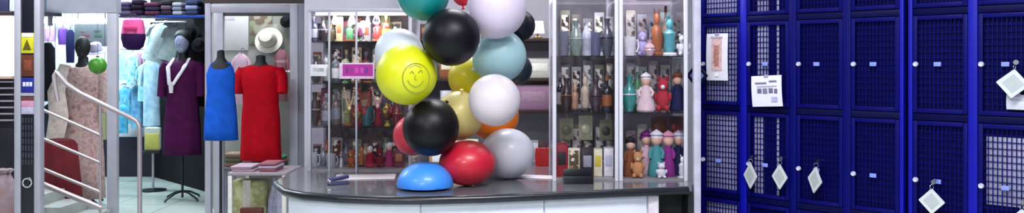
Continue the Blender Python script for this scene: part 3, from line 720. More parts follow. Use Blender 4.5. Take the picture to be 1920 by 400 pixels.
# spot lamps in the souvenir cabinet
def globe_lamp(px, py, d, r, zb, label, e, col):
    zt = Z(py, d); R = r / F * d
    t = thing('globe_lamp', label, 'lamp', (X(px, d), d, zb), 0, 'small lit lamps')
    MB().lathe([(R * 1.1, 0), (R * 1.1, 0.004), (R * 0.25, 0.008), (R * 0.22, zt - zb - R * 0.9), (R * 0.5, zt - zb - R * 0.8), (0.001, zt - zb - R * 0.75)], seg=16).build('stem', CHROME, t)
    MB().ell((0, 0, zt - zb), R).build('globe', mat(col, 0.4, emit=e), t)
globe_lamp(681, 46, Y0 + 0.06, 7, LZ[3], 'small glowing white globe lamp on the top shelf of the souvenir cabinet', 6, (240, 250, 255))
def strip_lamp(px, py, d, w, label, col, e):
    t = thing('spot_lamp', label, 'lamp', (X(px, d), d, 1.735), 0, 'small lit lamps')
    MB().lathe([(0.012, 0), (0.012, -0.02), (0.020, -0.045), (0.017, -0.047), (0.001, -0.03)], seg=16).build('shade', CHROME, t)
    MB().ell((0, 0, -0.043), (0.015, 0.015, 0.013)).build('bulb', mat(col, 0.4, emit=e), t)
    L = bpy.data.lights.new('lamp', 'POINT'); L.energy = 0.05 * e; L.shadow_soft_size = 0.02; L.color = (1.0, 0.93, 0.88)
    o = bpy.data.objects.new('lamp', L); COL.objects.link(o); o.location = (0, 0, -0.075); o.parent = t
strip_lamp(706, 22, Y0 + 0.05, 10, 'bright spot lamp under the souvenir cabinet top, nearest the teal balloon', (255, 240, 235), 9)
strip_lamp(690, 20, Y0 + 0.12, 10, 'bright spot lamp under the souvenir cabinet top, second from the teal balloon', (255, 240, 240), 7)
strip_lamp(660, 18, Y0 + 0.07, 10, 'dimmer spot lamp under the middle of the souvenir cabinet top', (230, 225, 230), 3)
strip_lamp(628, 18, Y0 + 0.10, 10, 'dimmer spot lamp under the souvenir cabinet top above the dark vases', (230, 225, 230), 1.5)
# sign plates fixed on the glass front of the souvenir cabinet
def sign(px, py, w, h, d, c, border, label, marks, z_foot=None):
    t = thing('sign_plate', label, 'sign', (X(px, d), d, Z(py + h / 2, d)), 0)
    ww, hh = w / F * d, h / F * d
    MB().box((0, 0, hh / 2), (ww, 0.004, hh), bevel=0.001).build('board', M_(border, rough=0.35), t)
    if c is not None: MB().box((ww * 0.03, -0.0022, hh * 0.54), (ww * 0.86, 0.0016, hh * 0.74)).build('field', M_(c, rough=0.35), t)
    for (u, v, mw, mh, mc) in marks:
        MB().box((u * ww / 2, -0.0034, hh / 2 + v * hh / 2), (mw * ww, 0.0008, mh * hh)).build('lettering', M_(mc), t)
sign(669, 133, 66, 30, Y0 - 0.004, (182, 30, 152), (226, 196, 224), 'magenta sign plate with pale border on the souvenir cabinet glass',
     [(-0.55, 0.05, 0.07, 0.34, (120, 30, 120)), (-0.3, 0.05, 0.08, 0.34, (150, 40, 130)), (0.0, 0.05, 0.09, 0.34, (214, 70, 180)), (0.3, 0.05, 0.08, 0.34, (208, 70, 190)), (0.56, 0.05, 0.08, 0.34, (120, 40, 150))])
sign(597, 132, 31, 22, Y0 - 0.004, None, (214, 214, 218), 'small white sign plate on the souvenir cabinet glass', [(-0.25, 0.1, 0.35, 0.3, (176, 176, 182)), (0.4, 0.1, 0.25, 0.3, (160, 160, 168))])

# things lying on the counter
def paper(px, py, d, w, dp, rz, label):
    t = tag(MB().box((0, 0, 0), (w, dp, 0.003), bevel=0.001).build('pale_sheet', mat((226, 216, 222), 0.5, 0, 0.04, 20)), label, 'paper')
    t.location = (X(px, d), d, 1.0022); t.rotation_euler = (0, 0, rz); return t
paper(685, 330, 3.72, 0.26, 0.16, 0.10, 'flat pinkish white sheet on the counter before the souvenir cabinet')  # thin pinkish white slab lying flat on the countertop
paper(1010, 333, 3.72, 0.20, 0.10, -0.25, 'white paper sheet on the counter behind the greyish white balloon')
t = thing('card_holder', 'low black tray on the counter before the cup cabinet', 'tray', (X(1084, 3.54), 3.54, 1.0), 0.05)
MB().box((0, 0, 0.004), (0.12, 0.06, 0.008), bevel=0.002).build('tray_base', PLBLACK, t)
for (c, s) in (((0, 0.028, 0.03), (0.12, 0.004, 0.052)), ((0, -0.028, 0.018), (0.12, 0.004, 0.028)), ((-0.058, 0, 0.018), (0.004, 0.056, 0.028)), ((0.058, 0, 0.018), (0.004, 0.056, 0.028))):
    MB().box(c, s, bevel=0.001).build('tray_wall', PLBLACK, t)
t = thing('stapler', 'small dark blue stapler at the counter edge of the white sheet', 'stapler', (X(634, 3.50), 3.50, 1.0), 0.5)
MB().box((0, 0, 0.006), (0.09, 0.026, 0.012), bevel=0.003).build('foot', M_((60, 60, 90)), t)
MB().box((0.002, 0, 0.026), (0.085, 0.022, 0.016), rot=(0, -0.12, 0), bevel=0.005).build('lever', M_((44, 46, 92)), t)
MB().ell((-0.035, 0, 0.014), (0.010, 0.012, 0.012)).build('hinge', CHROME, t)

# ------------------------------------------------------------------ shelving on the back wall, seen between the balloons
DB = 5.72
sh = thing('wall_shelving', 'dark wooden wall shelving behind the balloons', 'shelf', (X(890, 5.85), 5.85, 0))
O = Vector(sh.location)
SX0, SX1 = X(764, DB), X(1062, DB)
SZ = [0.74, Z(206, DB), Z(146, DB), Z(72, DB)]
for z in SZ: MB().span(Vector((SX0, 5.66, z - 0.022)) - O, Vector((SX1, 5.995, z)) - O, 0.003).build('shelf_board', DKWOOD, sh)
for x in (SX0, SX1 - 0.02): MB().span(Vector((x, 5.68, 0)) - O, Vector((x + 0.02, 5.995, 2.2)) - O, 0.002).build('upright', mat((42, 36, 60), 0.5), sh)
wS = 'of the dark wall shelving'
row([('box', 992, 34, 66, 'white', (206, 206, 216), (170, 176, 190)), ('box', 1022, 22, 52, 'dark blue', (24, 36, 110), (40, 60, 140)), ('vase', 966, 26, 60, 'brown', BR, OR), ('card', 866, 60, 70, 'cream', CR, (180, 150, 100)), ('box', 826, 40, 60, 'tan', (180, 140, 96), WHT)], SZ[0] + 0.0, DB, 'on the lowest board ' + wS, 'goods on the wall shelving')
row([('box', 1000, 62, 46, 'mauve', (150, 112, 140), (164, 130, 152)), ('box', 868, 40, 40, 'beige', (206, 190, 170), BR), ('cup', 838, 28, 36, 'white and brown', WHT, BR), ('box', 1030, 16, 40, 'purplish grey', (130, 100, 128), GY, 0.08)], SZ[1], DB, 'on the second board ' + wS, 'goods on the wall shelving')
row([('box', 1010, 46, 36, 'grey white', (190, 188, 180), (226, 224, 214)), ('box', 838, 26, 44, 'brown', (140, 84, 46), CR), ('figurine', 862, 18, 48, 'white', WHT, DK), ('vase', 980, 20, 40, 'dark green', (36, 60, 52), GY)], SZ[2], DB, 'on the third board ' + wS, 'goods on the wall shelving')
row([('box', 800, 22, 26, 'dark brown', (60, 44, 34), OR), ('box', 776, 22, 34, 'black', DK, GY), ('bottle', 838, 14, 30, 'tan', (176, 140, 96), BR)], SZ[3], DB, 'on the top board ' + wS, 'goods on the wall shelving')
def shade_lamp(px, d, w, h, zb, label, e, col):
    t = thing('table_lamp', label, 'lamp', (X(px, d), d, zb), 0, 'small lit lamps')
    ww, hh = w / F * d / 2, h / F * d
    MB().lathe([(ww * 0.7, 0), (ww * 0.7, 0.006), (ww * 0.14, 0.014), (ww * 0.12, hh * 0.4), (0.001, hh * 0.41)], seg=18).build('stand', DKWOOD, t)
    MB().lathe([(ww, hh * 0.3), (ww * 0.8, hh), (ww * 0.78, hh), (ww * 0.97, hh * 0.3)], seg=24).build('lamp_shade', mat(col, 0.7, emit=e), t)
shade_lamp(1008, DB - 0.02, 26, 32, SZ[3], 'warm white lit table lamp on the top board beside the cup cabinet', 1.6, (255, 240, 214))
shade_lamp(744, 5.55, 24, 66, Z(92, 5.55), 'tall cream lit lamp behind the pale bluish white balloon', 1.1, (250, 236, 206))
# its bracket shelf so the cream lamp stands on something
t = thing('lamp_table', 'narrow lamp stand carrying the tall cream lamp', 'table', (X(744, 5.55), 5.55, 0))
zt = Z(92, 5.55)
MB().lathe([(0.09, zt - 0.02), (0.09, zt - 0.001), (0.001, zt - 0.001)], seg=24).build('tabletop', DKWOOD, t)
MB().lathe([(0.018, 0.02), (0.018, zt - 0.02)], seg=12).build('column', DKWOOD, t)
MB().lathe([(0.14, 0), (0.14, 0.012), (0.02, 0.03), (0.001, 0.03)], seg=24).build('foot', DKWOOD, t)
# red bag on the floor stand behind the counter end
t = thing('gift_bag', 'bright red gift bag standing behind the white paper beside the cabinet', 'bag', (X(1018, 4.15), 4.15, 1.0))
MB().loft([[(sx * w, sy * dd, z) for sx, sy in ((-1, -1), (1, -1), (1, 1), (-1, 1))] for w, dd, z in ((0.036, 0.02, 0), (0.039, 0.022, 0.04), (0.036, 0.018, 0.085))]).build('pouch', M_((208, 34, 36)), t)
for y in (-0.016, 0.016): MB().tube([(-0.016, y, 0.082), (-0.012, y, 0.105), (0, y, 0.112), (0.012, y, 0.105), (0.016, y, 0.082)], 0.0018, 6).build('handle', M_((120, 20, 24)), t)

# ------------------------------------------------------------------ clothes shop front: frames and glass
t = thing('shop_front', 'grey aluminium shop front frame with two glazed bays and a doorway', 'shop front', (X(390, DSF), DSF, 0))
O = Vector(t.location)
def fr(nm, px0, px1, py0, py1, dep=0.06, m=ALU, d=DSF):
    return MB().span(Vector((X(px0, d), d - dep / 2, max(0.0, Z(py1, d)))) - O, Vector((X(px1, d), d + dep / 2, Z(py0, d))) - O, 0.004).build(nm, m, t)
fr('mullion', 203, 221, -80, 500)
fr('mullion', 386, 397, -80, 500)
fr('mullion', 403, 420, 24, 500)
fr('mullion', 545, 560, 8, 500, m=ALU)
fr('mullion', 560.5, 575, -80, 500, m=ALU_D)
fr('header_rail', 397.5, 545, 8, 24)
fr('seal', 403, 545, 24.5, 30, 0.03, mat((60, 50, 56), 0.6))
fr('sill_rail', 420.5, 544.5, 405, 420)
fr('sill_rail', 80, 202.5, 405, 420)
fr('glass_pane', 80, 202.5, -20, 404, 0.008, GLASS)
fr('glass_pane', 420.5, 544.5, 30.5, 404, 0.008, GLASS)
fr('filler_panel', 575.5, 668, -80, 500, 0.04, ALU_D)

# ------------------------------------------------------------------ garments and dress forms
def ring(cx, cy, z, rx, ry, n=36, rip=0.0, k=7, ph=0.0):
    out = []
    for i in range(n):
        a = 2 * PI * i / n; f = 1 + rip * math.sin(k * a + ph) + rip * 0.5 * math.sin((k * 2 - 3) * a + 1.3 * ph)
        out.append((cx + rx * f * math.cos(a), cy + ry * f * math.sin(a), z))
    return out
def dress_form(label, px, d, ztop, zhem, w, dress_m, sleeves, neck, rz=0.0, flare=1.0, waist=0.78, tail=None, head=False, collar=None, sash=None):
    t = thing('dress_form', label, 'mannequin', (X(px, d), d, 0), rz, 'dressed mannequins of the clothes shop')
    W2 = w / 2; L = ztop - zhem
    tm = MB()
    tm.loft([ring(0, 0, ztop - 0.30, W2 * 0.55, W2 * 0.36), ring(0, 0, ztop - 0.12, W2 * 0.62, W2 * 0.40), ring(0, 0, ztop - 0.035, W2 * 0.66, W2 * 0.34), ring(0, 0, ztop + 0.005, W2 * 0.34, W2 * 0.24), ring(0, 0, ztop + 0.03, W2 * 0.24, W2 * 0.22), ring(0, 0, ztop + 0.085, W2 * 0.22, W2 * 0.21), ring(0, 0, ztop + 0.095, W2 * 0.10, W2 * 0.10)])
    tm.build('torso', BLACK, t)
    if head:
        hm = MB(); hm.ell((0, -0.01, ztop + 0.19), (0.072, 0.088, 0.112)); hm.ell((0, -0.09, ztop + 0.17), (0.012, 0.02, 0.02)); hm.ell((0, -0.03, ztop + 0.11), (0.045, 0.055, 0.04))
        ho = hm.build('head', head, t)
        if collar is not None:
            hr = MB(); hr.ell((0, 0.02, ztop + 0.245), (0.092, 0.10, 0.085)); hr.ell((0, 0.06, ztop + 0.19), (0.085, 0.07, 0.10)); hr.build('hair', BLACK, ho)
    rings_ = []
    prof = [(0.0, 0.50 if sleeves else 0.44), (0.03, 0.93 if sleeves else 0.62), (0.10, 1.0 if sleeves else 0.72), (0.20, 0.93), (0.30, 0.86), (0.42, waist), (0.55, 0.92), (0.7, 0.98 * flare), (0.85, 1.0 * flare), (1.0, 1.04 * flare)]
    if not sleeves: prof = [(0.02, 0.60), (0.08, 0.74), (0.18, 0.90), (0.28, 0.88), (0.40, waist), (0.55, 0.94), (0.72, 1.0 * flare), (0.86, 1.03 * flare), (1.0, 1.05 * flare)]
    for u, f in prof:
        rip = 0.0 if u < 0.4 else 0.035 * (u - 0.4) / 0.6
        dz = 0.0
        rings_.append(ring(0, 0, ztop - u * L, W2 * f, W2 * f * (0.42 if u < 0.1 else 0.56), rip=rip, k=7, ph=px))
    dm_ = MB(); dm_.loft(rings_, cap=False); 
    o = dm_.build('dress', dress_m, t, angle=60)
    md = o.modifiers.new('cloth', 'SOLIDIFY'); md.thickness = 0.004
    if sleeves:
        for s in (-1, 1):
            MB().tube([(s * W2 * 0.80, 0, ztop - 0.045), (s * W2 * 0.98, 0, ztop - 0.11), (s * W2 * 1.06, -0.01, ztop - 0.11 - sleeves * 0.5), (s * W2 * 1.08, -0.03, ztop - 0.10 - sleeves)], [W2 * 0.30, W2 * 0.31, W2 * 0.26, W2 * 0.25], 14).build('sleeve', dress_m, t)
    if collar is not None:
        for s in (-1, 1):
            MB().tube([(s * W2 * 0.42, -W2 * 0.10, ztop + 0.015), (s * W2 * 0.44 - 0.03, -W2 * 0.50, ztop - 0.08), (s * 0.02 - W2 * 0.38, -W2 * 0.62, ztop - 0.27)], [0.018, 0.028, 0.022], 8, flat=0.5).build('collar', collar, t)
        MB().tube([(-W2 * 0.38, -W2 * 0.63, ztop - 0.24), (-W2 * 0.38, -W2 * 0.62, ztop - 0.36)], [0.030, 0.020], 8, flat=0.5).build('collar_tie', collar, t)
    if sash is not None:
        c, pts, r = sash
        MB().tube(pts, r, 10, flat=0.35).build('shawl', c, t)
    MB().tube([(0, 0, 0.03), (0, 0, ztop - 0.28)], 0.013, 10).build('pole', PLBLACK, t)
    b = MB()
    for k in range(4):
        a = PI / 4 + k * PI / 2 + 0.3
        b.tube([(0, 0, 0.10), (0.10 * math.cos(a), 0.10 * math.sin(a), 0.085), (0.22 * math.cos(a), 0.22 * math.sin(a), 0.03), (0.235 * math.cos(a), 0.235 * math.sin(a), 0.012)], 0.011, 8)
    b.build('foot_base', PLBLACK, t)
    return t
D1 = 7.92
PUR = mat((72, 14, 66), 0.8, 0, 0.2, 14, bump=0.2)
dress_form('headless mannequin in a plain red knee length dress', 489, D1, Z(122, D1), Z(300, D1), 78 / F * D1, mat((186, 2, 26), 0.8, 0, 0.12, 20, bump=0.2), 0.16, True, waist=0.86, flare=0.96)
dress_form('headless mannequin in a sleeveless royal blue dress', 414, D1 - 0.47, Z(114, D1 - 0.47), Z(263, D1 - 0.47), 60 / F * (D1 - 0.47), mat((20, 84, 190), 0.75, 0, 0.15, 18, bump=0.2), 0.0, True, waist=0.86)
D2 = 9.3
dress_form('mannequin in a deep purple dress with a white V collar', 342, D2, Z(112, D2), Z(290, D2), 68 / F * D2, PUR, 0.30, True, waist=0.88, flare=1.02, head=mat((150, 156, 184), 0.5), collar=mat((224, 216, 226), 0.7))
D3 = 9.0
FLOR = pattern_mat([(160, 112, 110), (190, 156, 150), (208, 180, 170), (180, 138, 136), (214, 190, 182)], 16, 0.85, 'noise')
dress_form('black headed mannequin in a long beige floral gown behind the stair rail', 156, D3, Z(122, D3), Z(372, D3), 78 / F * D3, FLOR, 0.40, True, waist=0.85, flare=1.0, head=mat((22, 20, 20), 0.6),
           sash=(pattern_mat([(180, 160, 150), (206, 192, 180), (222, 212, 200)], 14, 0.85, 'noise'), [(-0.16, -0.05, Z(122, D3)), (-0.21, -0.14, 1.2), (-0.15, -0.20, 0.95), (-0.20, -0.19, 0.70), (-0.14, -0.19, 0.48)], [0.06, 0.09, 0.10, 0.09, 0.06]))

def hanging_garment(label, cat, px, py0, py1, w, d, m, sleeves=True, rz=0.0, name='hanging_shirt', group='garments hung in the clothes shop', tilt=0.0):
    zt, zb = Z(py0, d), Z(py1, d); W2 = w / F * d / 2; L = zt - zb
    t = thing(name, label, cat, (X(px, d), d, zt), rz, group)
    t.rotation_euler = (0, tilt, rz)
    MB().loft([ring(0, 0, -L, W2 * 0.78, 0.035, rip=0.05, k=5, ph=px), ring(0, 0, -L * 0.5, W2 * 0.72, 0.04, rip=0.03, k=5, ph=px), ring(0, 0, -L * 0.16, W2 * 0.74, 0.042), ring(0, 0, -L * 0.06, W2 * 0.60, 0.034), ring(0, 0, -0.005, W2 * 0.24, 0.028)]).build('body', m, t)
    if sleeves:
        for s in (-1, 1):
            MB().tube([(s * W2 * 0.52, 0, -L * 0.09), (s * W2 * 0.80, 0, -L * 0.18), (s * W2 * 0.94, -0.01, -L * 0.42)], [W2 * 0.2, W2 * 0.2, W2 * 0.15], 10).build('sleeve', m, t)
    MB().tube([(-W2 * 0.5, 0, -L * 0.05), (0, 0, 0.012), (0, 0, 0.04), (0.02, 0, 0.055), (0.03, 0, 0.035)], 0.004, 6).build('hanger', CHROME, t)
    return t
def pm(*cols, s=14): return pattern_mat(list(cols), s, 0.8, 'noise')
CY = (120, 200, 216)
# rails on the shop's back wall
def rail(px0, px1, py, d, label):
    x0, x1, z = X(px0, d), X(px1, d), Z(py, d)
    t = thing('clothes_rail', label, 'rail', ((x0 + x1) / 2, d, z), 0, 'rails on the shop wall')
    h = (x1 - x0) / 2
    MB().tube([(-h, 0, 0), (h, 0, 0)], 0.012, 10).build('bar', CHROME, t)
    for s in (-0.8, 0.8): MB().tube([(s * h, 0, 0), (s * h, 11.2995 - d, 0)], 0.009, 8).build('bracket', CHROME, t)
rail(226, 300, 92, 11.05, 'upper chrome clothes rail on the bright shop wall')
rail(226, 305, 158, 11.02, 'lower chrome clothes rail on the bright shop wall')
hanging_garment('pale grey blouse hanging in the upper row, nearest the mullion', 'blouse', 236, 97, 150, 34, 11.0, pm((176, 206, 212), (130, 170, 186)))
hanging_garment('grey pink blouse hanging in the upper row above the cyan tops', 'blouse', 256, 97, 146, 32, 10.86, pm((176, 190, 196), (176, 120, 150), (216, 226, 228)))
hanging_garment('bright cyan top hanging in the lower row beside the mullion', 'top', 236, 163, 232, 32, 11.05, pm((50, 150, 196), (130, 206, 226)))
hanging_garment('blue top hanging in the lower row behind the stair rail', 'top', 257, 160, 240, 30, 10.80, pm((70, 130, 190), (130, 190, 214)))
hanging_garment('white blue long blouse hanging beside the purple dress', 'blouse', 284, 108, 236, 42, 10.55, pm((196, 222, 240), (140, 184, 214)))
hanging_garment('icy blue top hanging behind the white blue long blouse', 'top', 270, 120, 190, 30, 10.68, pm((120, 186, 206), (180, 226, 234)))
hanging_garment('deep cyan top hanging low beside the dark lower board', 'top', 230, 196, 250, 26, 10.62, pm((30, 140, 190), (110, 200, 226)))
hanging_garment('turquoise blouse hanging in the upper row between pale blouses', 'blouse', 247, 100, 160, 24, 10.72, pm((90, 176, 190), (190, 226, 230), (120, 130, 170)))
hanging_garment('pale grey coat hanging at a slant under the high shelf', 'coat', 306, 46, 118, 52, 10.3, pm((176, 204, 208), (206, 222, 224), (150, 176, 184)), tilt=0.3)
hanging_garment('grey green coat hanging at a slant beside the black hats', 'coat', 331, 50, 116, 42, 10.1, pm((168, 184, 184), (140, 156, 160)), tilt=0.3)
hanging_garment('black coat hanging high on the dark wall behind the purple dress', 'coat', 368, 60, 200, 40, 9.55, mat((26, 24, 30), 0.9, bump=0.3))
# coat rail for the slanted coats
rail(290, 350, 41, 10.35, 'chrome clothes rail carrying the slanted coats')
def hat(label, px, py, w, d, c, up=0.55, rz=0.0, tilt=1.2):
    R = w / F * d / 2
    t = thing('hat', label, 'hat', P(px, py, d), rz, 'hats hung in the clothes shop')
    t.rotation_euler = (tilt, 0, rz)
    MB().lathe([(R, -0.002), (R, 0.004), (R * 0.62, 0.012), (R * 0.60, R * up), (R * 0.45, R * (up + 0.2)), (0.001, R * (up + 0.24))], seg=24).build('crown_and_brim', M_(c, rough=0.9), t)
    MB().lathe([(R * 0.625, 0.014), (R * 0.63, 0.014), (R * 0.625, R * 0.22), (R * 0.61, R * 0.22)], seg=24).build('ribbon', M_(shade(c, 0.8), rough=0.7), t)
hat('black brimmed hat hung highest above the purple mannequin', 358, 62, 34, 9.5, (22, 22, 28))
hat('black brimmed hat hung beside the doorway post', 374, 84, 30, 9.3, (28, 26, 32))
hat('small pale hat on the show window wall above the red dress', 504, 76, 52, 8.72, (214, 216, 200), 0.7)
hat('black cap in the top corner of the show window', 538, 40, 26, 8.745, (22, 20, 28), 0.7)
hat('white and lilac cap beside the black headed mannequin', 181, 96, 36, 9.3, (206, 200, 226), 0.7, tilt=0.4)
# pink and purple rucksack hung over the doorway
t = thing('rucksack', 'pink and dark purple rucksack hanging in the doorway top', 'bag', P(250, 64, 9.6), 0.1)
s_ = 9.6 / F
MB().loft([ring(0, 0, -30 * s_, 10 * s_, 0.05), ring(0, 0, -24 * s_, 18 * s_, 0.08), ring(0, 0, -8 * s_, 22 * s_, 0.10), ring(0, 0, 0, 21.5 * s_, 0.10)]).build('pouch', M_((58, 24, 78), rough=0.7), t)
MB().loft([ring(0, 0, 0.001, 21.5 * s_, 0.10), ring(0, 0, 12 * s_, 20 * s_, 0.095), ring(0, 0, 26 * s_, 18 * s_, 0.08), ring(0, 0, 30 * s_, 12 * s_, 0.05)]).build('flap', M_((232, 92, 150), rough=0.7), t)
MB().box((0, -0.098, 10 * s_), (24 * s_, 0.02, 7 * s_), bevel=0.006).build('pocket', M_((206, 60, 110), rough=0.7), t)
MB().tube([(-0.03, 0, 30 * s_), (-0.03, 0, 36 * s_), (0, 0, 38 * s_), (0.03, 0, 36 * s_), (0.03, 0, 30 * s_)], 0.007, 8).build('loop', M_((50, 20, 60)), t)
# high shelf with dark goods over the doorway
t = thing('high_shelf', 'long high shelf with a blue edge over the shop doorway', 'shelf', (X(304, 9.9), 9.9, Z(31, 9.9)))
w2 = (X(392, 9.9) - X(222, 9.9)) / 2
MB().box((0, 0.12, 0), (2 * w2, 0.30, 0.024), bevel=0.003).build('shelf_board', mat((70, 74, 100), 0.5), t)
MB().box((w2 * 0.42, -0.034, 0), (w2 * 1.1, 0.008, 0.034), bevel=0.002).build('edge_strip', mat((30, 60, 150), 0.4), t)
for x in (-w2 * 0.8, w2 * 0.8): MB().tube([(x, 0.2, 0.012), (x, 0.2, CEIL - Z(31, 9.9) - 0.001)], 0.008, 8).build('hanger_rod', CHROME, t)
def folded(label, loc, w, dp, h, c, c2, rz=0.0, group='folded clothes on shelves'):
    t = thing('folded_clothes', label, 'clothes', loc, rz, group)
    n = 3
    for i in range(n):
        MB().box((random.uniform(-0.006, 0.006), 0, h * (i + 0.5) / n), (w * random.uniform(0.92, 1), dp, h / n * 0.98), bevel=h / n * 0.4, seg=3).build('folded_piece', M_(c if i % 2 == 0 else c2, rough=0.9), t)
zsh = Z(31, 9.9) + 0.0125
for i, (px, w, h, c, c2, nm) in enumerate([(238, 22, 26, (90, 80, 110), (60, 50, 80), 'violet grey folded clothes on the high shelf end beside the mullion'), (262, 20, 30, (44, 30, 50), (30, 24, 36), 'dark plum folded clothes on the high shelf above the rucksack'), (290, 28, 24, (84, 40, 60), (40, 36, 60), 'maroon folded clothes on the high shelf, third pile from the mullion'),
        (316, 20, 28, (44, 36, 44), (90, 70, 90), 'blackish folded clothes on the high shelf, beside the maroon pile'), (338, 20, 24, (150, 146, 160), (120, 120, 140), 'light grey folded clothes on the high shelf'), (364, 24, 28, (50, 52, 84), (120, 124, 160), 'navy folded clothes on the high shelf end beside the double post')]):
    folded(nm, (X(px, 9.95), 9.95, zsh), w / F * 9.95, 0.2, h / F * 9.95, c, c2)
# linear lamp on the back wall
def tube_lamp(px0, px1, py, d, label, e, th=6):
    x0, x1 = X(px0, d), X(px1, d); h = (x1 - x0) / 2
    t = thing('tube_lamp', label, 'lamp', ((x0 + x1) / 2, d, Z(py, d)), 0, 'lit tube lamps of the shop')
    MB().box((0, 0.03, 0.02), (2 * h, 0.05, 0.05), bevel=0.006).build('housing', WHITE, t)
    MB().tube([(-h * 0.98, -0.01, -0.012), (h * 0.98, -0.01, -0.012)], 0.028, 12).build('tube', mat((235, 248, 255), 0.4, emit=e), t)
    MB().tube([(-h * 0.5, 0.05, 0.02), (-h * 0.5, 11.2995 - d, 0.02)], 0.01, 8).build('arm', WHITE, t)
    MB().tube([(h * 0.5, 0.05, 0.02), (h * 0.5, 11.2995 - d, 0.02)], 0.01, 8).build('arm', WHITE, t)
tube_lamp(62, 206, 38, 11.1, 'bright tube lamp over the stair side window', 7)
tube_lamp(224, 290, 36, 11.1, 'added tube lamp whitening the shop wall behind the rucksack', 7)  # extra tube, added to make this stretch of wall glare white

# yellow package on the floor rack, box pile under it
t = thing('packed_shirt', 'yellow packed shirt in a clear bag below the white blue long blouse', 'package', (X(287, 10.0), 10.0, Z(283, 10.0)))
hw, hh = 15 / F * 10, 44 / F * 10
MB().box((0, 0, hh / 2), (2 * hw, 0.06, hh), bevel=0.018, seg=3).build('bag', M_((206, 214, 206), rough=0.3), t)
MB().box((0, -0.024, hh * 0.40), (1.8 * hw, 0.03, hh * 0.68), bevel=0.008).build('shirt', M_((206, 206, 110), rough=0.8), t)
MB().box((0, 0.0, hh * 0.97), (0.12, 0.02, 0.03), bevel=0.006).build('seal', M_((226, 232, 234)), t)
t = thing('pedestal_stand', 'thin dark display stand under the yellow packed shirt', 'stand', (X(287, 10.0), 10.0, 0))
zs = Z(283, 10.0)
MB().box((0, 0, zs - 0.011), (0.22, 0.16, 0.02), bevel=0.004).build('tray', PLBLACK, t)
MB().tube([(0, 0, 0.02), (0, 0, zs - 0.02)], 0.014, 10).build('pole', ALU, t)
MB().lathe([(0.15, 0), (0.15, 0.012), (0.02, 0.026), (0.001, 0.026)], seg=24).build('foot', PLBLACK, t)
# things in the stair side window
t = thing('sign_board', 'grey sign board with faded lettering hanging in the stair side window', 'sign', P(172, 66, 9.9))
w_, h_ = 64 / F * 9.9, 42 / F * 9.9
MB().box((0, 0, 0), (w_, 0.02, h_), bevel=0.004).build('board', mat((156, 166, 172), 0.5, 0, 0.06, 10), t)
for (u, v, a, b, c) in ((-0.5, 0.35, 0.3, 0.14, (176, 160, 168)), (0.35, 0.35, 0.4, 0.12, (120, 150, 140)), (-0.35, -0.05, 0.5, 0.14, (170, 120, 140)), (0.4, -0.05, 0.45, 0.16, (110, 150, 136)), (0.0, -0.55, 1.2, 0.12, (140, 150, 160))):
    MB().box((u * w_ / 2, -0.011, v * h_ / 2), (a * w_ / 2, 0.003, b * h_), bevel=0.0005).build('lettering', M_(c), t)
for s in (-0.8, 0.8): MB().tube([(s * w_ / 2, 0, h_ / 2), (s * w_ / 2, 0, CEIL - P(172, 66, 9.9).z - 0.001)], 0.004, 6).build('cord', CHROME, t)
def garment_bag(label, px, py0, py1, w, d, c):
    zt, zb = Z(py0, d), Z(py1, d); W2 = w / F * d / 2; L = zt - zb
    t = thing('garment_bag', label, 'garment', (X(px, d), d, zt), 0, 'garments hung in the clothes shop')
    MB().loft([ring(0, 0, -L, W2 * 0.9, 0.05, rip=0.04), ring(0, 0, -L * 0.5, W2, 0.06, rip=0.03), ring(0, 0, -L * 0.10, W2 * 0.95, 0.05), ring(0, 0, 0, W2 * 0.4, 0.03)]).build('bag', M_(c, rough=0.8), t)
    MB().tube([(0, 0, -0.01), (0, 0, 0.04), (0.02, 0, 0.06), (0.035, 0, 0.04)], 0.004, 6).build('hook', CHROME, t)
    MB().tube([(0.02, 0, 0.058), (0.02, 0, CEIL - zt + 0.002)], 0.0025, 6).build('cord', CHROME, t)
garment_bag('black garment hanging behind the aluminium door post', 90, 80, 190, 26, 9.0, (22, 22, 32))
garment_bag('dark teal garment hanging below the black garment', 100, 192, 262, 34, 9.2, (48, 60, 74))
garment_bag('purple garment hanging under the tube lamp', 118, 52, 84, 16, 10.4, (110, 70, 160))
garment_bag('navy garment hanging beside the purple garment under the tube lamp', 132, 56, 118, 14, 10.2, (30, 34, 76))
garment_bag('pinkish garment hanging by the left end of the tube lamp', 92, 50, 78, 24, 10.6, (196, 150, 190))
garment_bag('pale lime garment hanging behind the gown', 193, 150, 262, 18, 9.7, (186, 196, 150))
o = tag(MB().ell((0, 0, 0), 16 / F * 8.5, seg=28, rings=18).build('ball', M_((70, 150, 36), rough=0.35)), 'round green ball hanging beside the floral gown', 'ball'); o.location = P(183, 123, 8.5)
MB().tube([(0, 0, 0.083), (0, 0, CEIL - P(183, 123, 8.5).z - 0.001)], 0.003, 6).build('string', CHROME, o)
MB().lathe([(0.016, 0.078), (0.014, 0.096), (0.001, 0.097)], seg=14).build('cap', M_((40, 60, 30)), o)
# burgundy covered bench behind the rail
t = thing('covered_bench', 'burgundy cloth covered bench behind the stair rail', 'bench', (X(110, 8.44), 8.44, 0))
MB().loft([ring(0, 0, 0.0, 0.22, 0.19, rip=0.06, k=8), ring(0, 0, 0.3, 0.20, 0.18, rip=0.05, k=8), ring(0, 0, Z(268, 8.44) - 0.02, 0.17, 0.16, rip=0.02, k=8), ring(0, 0, Z(266, 8.44), 0.15, 0.14)]).build('cover', mat((112, 34, 42), 0.9, 0, 0.3, 10, bump=0.4), t)
MB().ell((0, 0, Z(266, 8.44)), (0.15, 0.13, 0.035)).build('cushion', mat((92, 30, 38), 0.9, 0, 0.2, 20), t)
